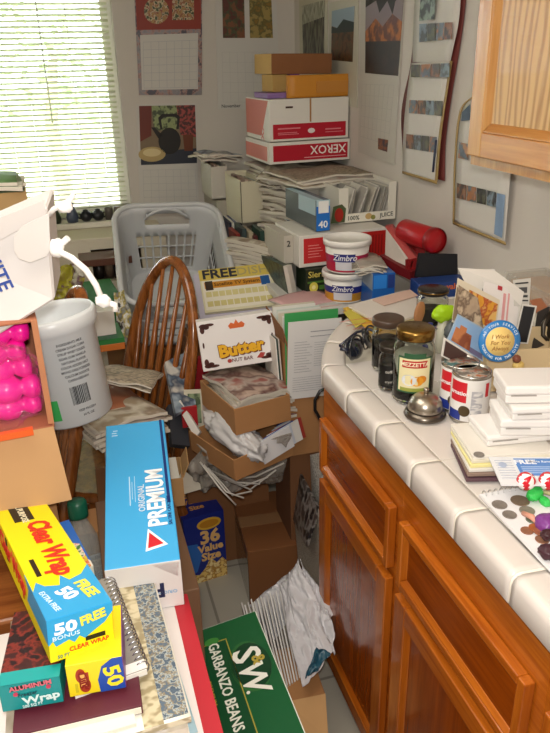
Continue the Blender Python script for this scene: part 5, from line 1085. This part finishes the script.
# cans
def can(lab, x, y, rotz, open_col):
    t = thing('milk_can', lab, 'can', (x, y, TZ), (0, 0, rotz), 'red and white milk cans'); r, h = .0385, .105
    MB().lathe([(0, 0), (r, 0), (r*1.02, .003), (r, .006), (r, h-.006), (r*1.02, h-.003), (r*1.02, h), (r*.97, h), (r*.96, h-.005), (0, h-.005)], 44).done('can_body', P('b9b6ae', .25, metal=.9), t)
    cyl_patch(t, 'label', r+.0006, 0, 360, .007, h-.007, 'e9e6e2', 48)
    cyl_patch(t, 'red_panel', r+.0012, -172, -118, .048, .092, 'c8202c', 14); cyl_patch(t, 'red_panel', r+.0012, -62, -48, .06, .09, 'c8202c', 6); cyl_patch(t, 'blue_band', r+.0012, -178, -132, .008, .028, '26378a', 12)
    on_cyl(t, 'Carnation', r+.0022, .068, -146, .0125, 'f4eeee', .02); cyl_patch(t, 'fine_print', r+.0012, -104, -70, .02, .075, textlines('fine_print', 'e4e1de', 'b4b2b8', 200), 12)
    mb = MB(); R0 = r+.0018; mb.bm.faces.new([mb.bm.verts.new((R0*math.cos(R(-122)+.012/R0*math.cos(q)), R0*math.sin(R(-122)+.012/R0*math.cos(q)), .030+.012*math.sin(q))) for q in [2*math.pi*k/18 for k in range(18)]]); mb.done('seal_print', P('4a3c22', .4), t)
    MB().lathe([(0, h-.0045), (r*.90, h-.0045), (r*.90, h-.0035), (0, h-.0035)], 30).done('lid_disc', open_col, t)
    return t
can('nearer milk can with red and white label, right of the bell', *ctr(467, 425, .0385), -14, printed('can_top', ['8a7f74', 'a8603c', 'b0a89c', '6d645c'], 60, r=.3))
can('milk can half hidden behind the nearer one, next to the pear label jar', *ctr(456, 414, .0385), -12, printed('can_top_b', ['7d8a88', '9a5a48', 'b0a89c', '4a6a68'], 60, r=.3))
# sunglasses
t = thing('sunglasses', 'dark blue-black sunglasses lying folded at the rounded end of the counter', 'sunglasses', (.655, 1.515, TZ+.022), (0, 0, 42)); t.scale = (1.25, 1.25, 1.25); LN = P('20242e', .08, coat=1); FR = P('14151c', .2, coat=.6)
for sx in (-1, 1):
    mb = MB(); mb.lathe([(0, .004), (.012, .0035), (.022, .0015), (.0265, -.001), (.022, -.003), (0, -.001)], 28); o = mb.done('lens', LN, t); o.location = (sx*.031, 0, .008); o.rotation_euler = (R(62), 0, R(sx*14)); o.scale = (1.05, .85, 1)
    MB().tube([(sx*.031+.029*math.cos(q), -.004*abs(math.cos(q)), .009+.0235*math.sin(q)) for q in [2*math.pi*k/24 for k in range(24)]], .0022, 6, True).done('rim', FR, t)
    MB().tube([(sx*.060, .0, .014), (sx*.063, .012, .014), (sx*.030, .024, .012+.004*sx), (-sx*.035, .028, .008)], [.004, .0035, .003, .004], 8).done('temple', P('2a2c3c', .2, coat=.6), t)
MB().tube([(-.006, 0, .014), (0, .001, .018), (.006, 0, .014)], .0025, 6).done('bridge', FR, t)
# envelopes at the rounded end
def flat(name, lab, cat, pxs, z, mat, th=.003, group=None):
    o = MB().prism([at(x, y, 'z', z) for x, y in pxs], (0, 0, th)).done(name, mat); tag(o, lab, cat, group); return o
flat('envelope', 'large tan envelope at the bottom of the mail on the rounded counter end', 'envelope', [(343, 312), (372, 303), (420, 330), (385, 341)], TZ, P('c9a46a', .6))
flat('envelope', 'mustard yellow envelope showing its left edge under the white mail', 'envelope', [(343, 309), (384, 297), (424, 318), (372, 334)], TZ+.006, P('d9ae3c', .55))
flat('envelope', 'cream envelope with a yellow flap in the counter end mail', 'envelope', [(352, 311), (392, 299), (430, 322), (390, 331)], TZ+.012, P('d8c890', .55))
o = flat('magazine', 'pale magazine with pink and red curved lines, on top of the counter end mail', 'magazine', [(348, 307), (405, 292), (432, 312), (384, 328)], TZ+.018, P('dcd3ca', .5), .006)
mb = MB(); c0 = at(392, 350, 'z', TZ+.025)
for rr in (.17, .20, .235):
    pts = [c0+Vector((rr*math.cos(R(q)), rr*math.sin(R(q)), 0)) for q in range(62, 106, 4)]; mb.tube(pts, .0016, 4, flat=.3)
mb.done('printed_curve', P('c8685a', .5), o)
flat('leaflet', 'pinkish leaflet lying at the back of the counter end mail', 'leaflet', [(372, 300), (410, 290), (418, 296), (384, 306)], TZ+.0262, P('d9b8a8', .55), .002)
flat('envelope', 'yellow-green envelope corner under the sunglasses', 'envelope', [(344, 313), (352, 309), (366, 322), (356, 328)], TZ+.010, P('c8b84a', .6), .002)
# phone cord
o = MB().tube([at(x, y, 'y', 1.59) for x, y in ((328, 388), (320, 391), (315, 400), (315, 410), (320, 419), (327, 424))], .0045, 8).done('cable', P('141414', .4)); tag(o, 'black cable looped against the rounded end of the counter', 'cable')
# photo and letter holder
HB = thing('letter_holder', 'cream letter holder stuffed with cards behind the round badge', 'holder', (.828, 1.225, TZ), (0, 0, -14)); hm = P('cfb78e', .6)
MB().box(0, 0, 0, .17, .006, .098).box(0, .075, 0, .17, .081, .12).box(0, .006, 0, .006, .075, .10).box(.164, .006, 0, .17, .075, .10).box(.006, .006, 0, .164, .075, .005).done('holder_body', hm, HB, .001)
def card(name, lab, cat, q, y, th, mat, slope=0, group=None, pic=None, inset=.1):
    """stiff card standing upright, corners TL TR BR BL in the picture, lying in the plane y=..."""
    t = thing(name, lab, cat, (0, 0, 0), group=group)
    pts = [at(a, b_, 'y', y+s) for (a, b_), s in zip(q, (slope, slope, 0, 0))]
    slab('card_body', pts, th, mat, t, (0, 1, 0))
    if pic is not None:
        def bl(u, v): return (pts[0].lerp(pts[1], u)).lerp(pts[3].lerp(pts[2], u), v)+Vector((0, -.0012, 0))
        for (u0, v0, u1, v1, mt) in pic: slab('photo_print', [bl(u0, v0), bl(u1, v0), bl(u1, v1), bl(u0, v1)], .001, mt, t, (0, 1, 0))
    return t
desert = printed('desert_print', ['a8603c', 'c47c4c', '8a4a30'], 26); sky = P('8fb0d4', .4); flower = printed('flower_card', ['c8641e', 'd99a2c', 'a83c1c', 'e0b060'], 40)
card('photo_card', 'large white backing card at the rear of the letter holder', 'card', [(458, 268), (494, 270), (524, 292), (508, 372)], 1.262, .002, P('dfdad2', .6), .02) 
card('letter', 'white card with a black square at the top rear of the letter holder', 'card', [(468, 270), (495, 269), (495, 300), (470, 298)], 1.268, .001, P('dcd8d2', .6), .02, None, [(.5, .35, .98, .8, P('1c1a1c', .4))])
card('letter', 'white letter with pink handwriting sticking up on the right of the holder', 'letter', [(484, 281), (520, 292), (514, 348), (480, 340)], 1.252, .0015, P('e6e0dc', .6), .015, None, [(.55, .1, .62, .7, P('d89a9a', .6)), (.68, .08, .72, .72, P('d89a9a', .6)), (.38, .0, .5, .07, P('b03038', .5))])
card('photo_card', 'card with an orange flower photo leaning in the letter holder', 'card', [(458, 278), (500, 300), (494, 340), (452, 322)], 1.238, .0015, P('d9cdb4', .55), .012, None, [(.28, .12, .96, .75, flower), (.0, .2, .25, .95, P('9a8468', .5))])
card('photo_card', 'curling brown-toned photo in front of the flower card', 'photo', [(459, 285), (478, 298), (484, 330), (457, 312)], 1.226, .0015, printed('sepia_print', ['8a7260', 'b09a80', '6a5646', 'c8b498'], 30), .01)
card('photo_card', 'blue-sky photo of a red desert butte left of the round badge', 'photo', [(458, 314), (483, 328), (483, 362), (447, 340)], 1.212, .0015, P('9fb4c8', .5), .008, None, [(.03, .05, .97, .95, sky), (.08, .42, .6, .93, desert), (.2, .28, .42, .5, desert), (.6, .78, .97, .95, P('6f6a8a', .5))])
card('photo_card', 'dark photo with white border at the lower left of the card stack', 'photo', [(444, 337), (480, 360), (478, 374), (441, 356)], 1.205, .0015, P('e0dcd4', .5), .005, None, [(.05, .12, .95, .92, P('4a3430', .4))])
card('photo_card', 'tall black photo with white border at the right of the letter holder', 'photo', [(523, 304), (537, 306), (528, 344), (514, 343)], 1.245, .0015, P('dcd8d0', .5), .005, None, [(.06, .04, .86, .96, P('1a1c22', .35))])
card('barcode_label', 'white card with black barcode marks above the black photo', 'card', [(513, 280), (531, 278), (529, 307), (514, 306)], 1.262, .001, P('ccc8c0', .6), .01, None, [(.12, .12, .85, .17, P('2a2a2c', .5)), (.3, .3, .8, .5, P('4a4a4c', .5)), (.45, .58, .85, .66, P('3a3a3c', .5)), (.4, .75, .9, .8, P('3a3a3c', .5))])
slab('photo_card', [at(538, 312, 'y', 1.28), at(550, 306, 'y', 1.28), at(545, 345, 'y', 1.26), at(532, 350, 'y', 1.26)], .003, P('3a3430', .5)); tag(bpy.data.objects['photo_card.007'] if 'photo_card.007' in bpy.data.objects else bpy.context.scene.objects[-1], 'dark leaning card between the black photo and the bronze figure', 'card')
# badge
BD = thing('round_badge', 'round badge with blue ring and cream centre reading I Work For You', 'badge', at(499, 341, 'y', 1.185), (78, 0, -14)); rb = .0435
MB().lathe([(0, 0), (rb, 0), (rb*1.02, .002), (rb, .005), (rb*.7, .0065), (0, .007)], 44).done('disc', P('2a7cc0', .3, coat=.5), BD)
MB().lathe([(0, .0073), (rb*.70, .0068), (rb*.70, .0062)], 40).done('centre', P('f0cf80', .35), BD)
for s_, yy in (('I Work', .010), ('For You', -.003), ('Always', -.015)):
    me = text_mesh(s_, .0125, .005, .2); o = link('lettering', me, P('a8783c', .4), BD); o.location = (0, yy, .0078)
for s_, rad in (('AT YOUR SERVICE', 1), ('WORKING FOR THE CITY', -1)):
    for i, ch in enumerate(s_):
        if ch == ' ': continue
        aa = (90 - (i-(len(s_)-1)/2)*9.5) if rad > 0 else (-90 + (i-(len(s_)-1)/2)*8)
        me = text_mesh(ch, .0075, .02); o = link('lettering', me, P('d8e6f2', .4), BD); o.location = (rb*.85*math.cos(R(aa)), rb*.85*math.sin(R(aa)), .0068); o.rotation_euler = (0, 0, R(aa-90) if rad > 0 else R(aa+90))
# bronze figure
FG = thing('bronze_figure', 'small bronze figure with long legs on a rocky base, cut by the right edge', 'figurine', at(545, 374, 'z', TZ)); BZ = P('4a443c', .38, metal=.75, noise_amt=.2, scale=30)
blob('rock_base', (0, .0, .008), (.045, .032, .012), (0, 0, 10), .3, 7, BZ, 16, parent=FG)
MB().tube([(-.005, 0, .01), (-.008, .0, .045), (-.002, .0, .085), (.0, 0, .10)], [.006, .0045, .006, .010], 10).done('leg', BZ, FG); MB().tube([(.012, .004, .01), (.012, .004, .05), (.007, .002, .09), (.004, 0, .10)], [.006, .0045, .006, .010], 10).done('leg', BZ, FG)
MB().tube([(0, 0, .085), (.0, 0, .105), (.004, 0, .13), (.006, 0, .150), (.007, 0, .158), (.008, -.002, .168), (.008, -.003, .178), (.008, -.003, .184)], [.010, .015, .018, .016, .008, .010, .011, .005], 14).done('torso', BZ, FG)
MB().tube([(-.010, 0, .148), (-.026, -.004, .128), (-.030, -.012, .105), (-.022, -.02, .095)], [.007, .006, .005, .004], 8).done('arm', BZ, FG); MB().tube([(.022, 0, .148), (.036, -.004, .13), (.04, -.01, .11)], [.007, .006, .005], 8).done('arm', BZ, FG)
MG = thing('small_figurine', 'tiny brown and yellow ceramic figurine on top of the white boxes', 'figurine', at(517, 373, 'z', 1.01))
blob('body', (0, 0, .010), (.012, .009, .010), (0, 0, 0), .25, 4, P('d4b468', .4), 12, parent=MG); blob('head', (-.006, 0, .026), (.008, .008, .008), (0, 0, 0), .2, 2, P('7a4430', .5), 12, parent=MG); MG.location = at(517, 377, 'y', 1.16)
MG.location.z = max(MG.location.z, .99)
# white cheque boxes
def wbox(lab, px, py, z, yaw, D, gap=0):
    t = thing('white_box', lab, 'box', at(px, py, 'z', z), (0, gap, yaw), 'white cheque boxes'); m = P('e6e2de', .55)
    MB().box(0, 0, 0, D[0], D[1], D[2]*.5).done('tray', m, t, .003); MB().box(-.002, -.002, D[2]*.5, D[0]+.002, D[1]+.002, D[2]).done('lid', P('eae6e3', .5), t, .004)
    decal(t, D, 'front', [(.05, .45, .3, .5)], 'a8a29c', name='thumb_slot', lift=.0026); return t
wbox('lowest white cheque box, its rounded left end beside the milk can', 487, 447, .9535, -8, (.19, .085, .022))
wbox('second white cheque box from the bottom, turned to the right', 500, 436, .976, -19, (.17, .085, .033))
wbox('third white cheque box, slanting over the one beneath', 512, 421, 1.010, -14, (.17, .085, .026), 0)
wbox('topmost white cheque box with a dark slot in its edge', 505, 404, 1.037, -17, (.175, .08, .034))
for k, (x, y) in enumerate(((494, 404), (494, 392), (498, 384))): 
    pass
# pads and coupon
PD = at(466, 482, 'z', TZ); pm = [P('5a4048', .5), P('8a7468', .6), P('dcd8d0', .6), P('e6dc9a', .6), P('dcd6c4', .6), P('e2ddd4', .6)]
for k, (z, lab) in enumerate(((0, 'dark plum card folder at the bottom of the note pads'), (.005, 'brown-edged pad above the dark plum folder'), (.009, 'white pad in the middle of the note pad stack'), (.013, 'yellow-edged pad in the note pad stack'), (.017, 'cream pad near the top of the note pad stack'), (.020, 'white paper topmost on the note pad stack, with a coin on it'))):
    o = MB().box(0, 0, 0, .15, .125, .006).done('note_pad', pm[k], None, .0006, 1, loc=(PD.x+.004*k, PD.y+.003*k, TZ+z*1.6), rot=(0, 0, R(-17+1.2*k))); tag(o, lab, 'note pad')
D = (.135, .088, .0022); t = thing('coupon', 'white and blue coupon card printed FREE lying on the pads', 'coupon', at(501, 486, 'z', .9555), (0, 0, -19)); MB().box(0, 0, 0, *D).done('card_body', P('e0e2e6', .45), t)
decal(t, D, 'top', [(.30, .32, .78, .93)], '5585c8'); txt(t, D, 'top', 'FREE', .42, .78, .018, 'eef2fa', 0, .03, lift=.0014); txt(t, D, 'top', 'Movie Rental', .62, .80, .008, 'dce6f6', 0, .01, lift=.0014)
decal(t, D, 'top', [(.34, .6-.07*k, .74-.04*(k % 2), .625-.07*k) for k in range(4)], 'a8c0e4', lift=.0014, name='small_print'); decal(t, D, 'top', [(.05, .85-.09*k, .26, .865-.09*k) for k in range(8)], 'b4b8c4', name='small_print'); decal(t, D, 'top', [ell(.13, .7, .05, .09)], 'a8b4cc', lift=.0012, name='small_print')
# spiral pad with coins
D = (.30, .21, .004); SPn = thing('spiral_pad', 'white spiral pad under the loose coins at the right edge', 'notepad', (.594, .662, TZ), (0, 0, -2)); MB().box(0, 0, 0, *D).done('pages', P('e4e2e4', .5), SPn)
mb = MB()
for k in range(26): mb.tube([(.008+k*.011+.0015*math.sin(q), D[1]-.002+.0065*math.cos(q), .003+.0065*math.sin(q)) for q in [R(36*j) for j in range(10)]], .0009, 5, True)
mb.done('wire_coil', P('c9c8c8', .3, metal=.8), SPn)['kind'] = 'stuff'
def coin(lab, px, py, r, col, z, met=.8):
    o = MB().lathe([(0, 0), (r*.97, 0), (r, .0004), (r, .0013), (r*.96, .0017), (r*.9, .0014), (0, .0014)], 28).done('coin', P(col, .4, metal=.25, noise_amt=.25, scale=200), None, loc=at(px, py, 'z', z)); tag(o, lab, 'coin', 'loose coins'); return o
CZ_ = TZ+.0042
coin('silver coin at the far left of the loose coins', 499.5, 505, .0125, '8a8078', CZ_); coin('large worn coin at the back of the loose coins', 520, 501, .0155, '84705e', CZ_)
coin('silver coin in the second row, left', 509.5, 515, .0115, '8a8078', CZ_); coin('silver coin touching the green toy', 527, 511, .0125, '8f877c', CZ_); coin('greenish coin below the green toy', 532, 520, .010, '7a8070', CZ_)
coin('copper coin at the left of the copper cluster', 527, 531, .0100, '9a6a50', CZ_); coin('bright copper coin in the middle of the copper cluster', 535, 528, .0098, 'b0683c', CZ_+.0018); coin('copper coin lowest left of the maroon beads', 542, 540, .0105, '9c7058', CZ_); coin('copper coin overlapping the cluster by the purple bead', 540, 532, .0098, 'a86a48', CZ_+.0036)
coin('single silver coin lying on the white pad left of the coupon', 479, 455, .0095, '8c8680', .9528)
# sweets and toys
def sweet(lab, px, py):
    t = thing('wrapped_sweet', lab, 'sweet', at(px, py, 'z', .957), group='striped sweets'); r = .0155; t.rotation_euler = (R(25), R(20), 0)
    mb = MB(); n = 24
    mb.lathe([(r*math.cos(q), r*math.sin(q)) for q in [R(-90+12*k) for k in range(16)]], n)
    for i, f in enumerate(mb.bm.faces):
        c = f.calc_center_median(); f.material_index = 1 if (int((math.degrees(math.atan2(c.y, c.x))+c.z*2500)//45) % 2) else 0
    mb.done('sweet_body', [P('eceae8', .25), P('c81e2e', .25)], t); return t
sweet('red and white striped sweet left of its twin, beside the green toy', 526, 481); sweet('red and white striped sweet cut by the right edge', 548, 481)
t = thing('pipe_cleaner_toy', 'bright green fuzzy toy with a pale tail among the coins', 'toy', at(535, 495, 'z', .928)); blob('body', (0, 0, .002), (.016, .010, .010), (0, 0, 20), .35, 5, P('3cc85a', .5), 14, parent=t); blob('foot', (.008, -.016, -.004), (.007, .011, .007), (0, 0, 0), .3, 8, P('3cc85a', .5), 12, parent=t)
MB().tube([(.016, 0, .003), (.024, -.012, .004), (.03, -.026, .0), (.028, -.036, -.003)], .004, 6).done('tail', P('d8c89a', .6), t)
for lab, px, py, rad, cc in (('purple fuzzy ball at the right edge beside the coins', 547, 524, (.016, .018, .014), '7a3a86'), ('dark maroon bead above the lower one at the right edge', 548, 535, (.011, .009, .008), '3a1c22'), ('dark maroon bead at the lower right by the coins', 548, 552, (.013, .013, .010), '40222c')):
    o = blob('bead', at(px, py, 'z', .928), rad, (0, 0, 0), .25, px % 7, P(cc, .35), 14); tag(o, lab, 'bead')
o = MB().tube([at(523, 513, 'z', .921), at(532, 517, 'z', .927), at(538, 524, 'z', .925)], [.004, .005, .003], 8).done('eraser', P('d89a84', .5)); tag(o, 'pinkish flesh-coloured stick beside the purple ball', 'stick')
# lime figure, spoon, blue bottle behind the jars
t = thing('lime_toy', 'lime green foam toy with a grey clip standing behind the labelled jar', 'toy', at(441, 352, 'z', TZ)); t.scale = (1.15, 1.15, 1.05)
blob('foam_head', (0, 0, .098), (.026, .012, .020), (0, 0, 0), .25, 3, P('a8d418', .5), 18, parent=t); MB().tube([(-.002, .004, .0), (0, .004, .05), (0, .002, .09)], [.012, .010, .010], 12).done('stem', P('cfcdb8', .5), t)
blob('grey_clip', (.012, -.012, .062), (.012, .009, .020), (0, 20, 0), .3, 6, P('5d6264', .4), 14, parent=t); blob('clip_foot', (.014, -.016, .040), (.015, .009, .006), (0, 0, 0), .3, 9, P('5d6264', .4), 12, parent=t)
t = thing('wooden_spoon', 'wooden spoon standing behind the labelled jar with its bowl upward', 'spoon', at(417, 352, 'z', TZ)); blob('bowl', (0, 0, .105), (.014, .005, .028), (0, 8, 0), .05, 1, P('a8744a', .5), 16, parent=t); MB().tube([(-.002, .0, 0), (0, 0, .08)], .004, 8).done('handle', P('a8744a', .5), t)
o = MB().lathe([(0, 0), (.010, 0), (.011, .004), (.011, .075), (.006, .085), (.006, .092), (0, .092)], 18).done('glue_stick', P('26348a', .35), None, loc=at(428, 358, 'z', TZ)); tag(o, 'narrow dark blue tube between the spoon and the lime toy', 'tube')
# clear plastic container by the wall with orange contents, papers beneath
pile('note_paper', 'paper in the stack under the clear plastic container by the wall', 'paper', 'papers under the plastic container', (1.09, 1.39, TZ), .13, .26, .012, 8, [P('9a8468', .6), P('cfc8b8', .6), M3], 0, .005, 4, 83)
t = thing('plastic_container', 'clear plastic container with orange contents against the wall below the cabinet', 'container', (1.04, 1.25, 1.028), (0, 0, -3)); D = (.12, .27, .055)
MB().box(0, 0, 0, .12, .27, .003).box(0, 0, .003, .003, .27, .055).box(.117, 0, .003, .12, .27, .055).box(.003, 0, .003, .117, .003, .055).box(.003, .267, .003, .117, .27, .055).done('tray', P('d8d4c8', .15, trans=.3, alpha=.45), t, .001)
MB().box(-.003, -.003, .0555, .123, .273, .060).done('lid', P('dcd8cc', .12, trans=.3, alpha=.4), t, .002); MB().box(.01, .01, .004, .11, .26, .042).done('contents', P('d8902c', .5, noise_amt=.3, scale=30), t)
o = slab('leaflet', [at(530, 300, 'y', 1.36), at(550, 296, 'y', 1.36), at(550, 316, 'y', 1.30), at(540, 318, 'y', 1.30)], .003, P('a86a4a', .6)); tag(o, 'reddish leaflet poking out below the clear plastic container', 'leaflet')
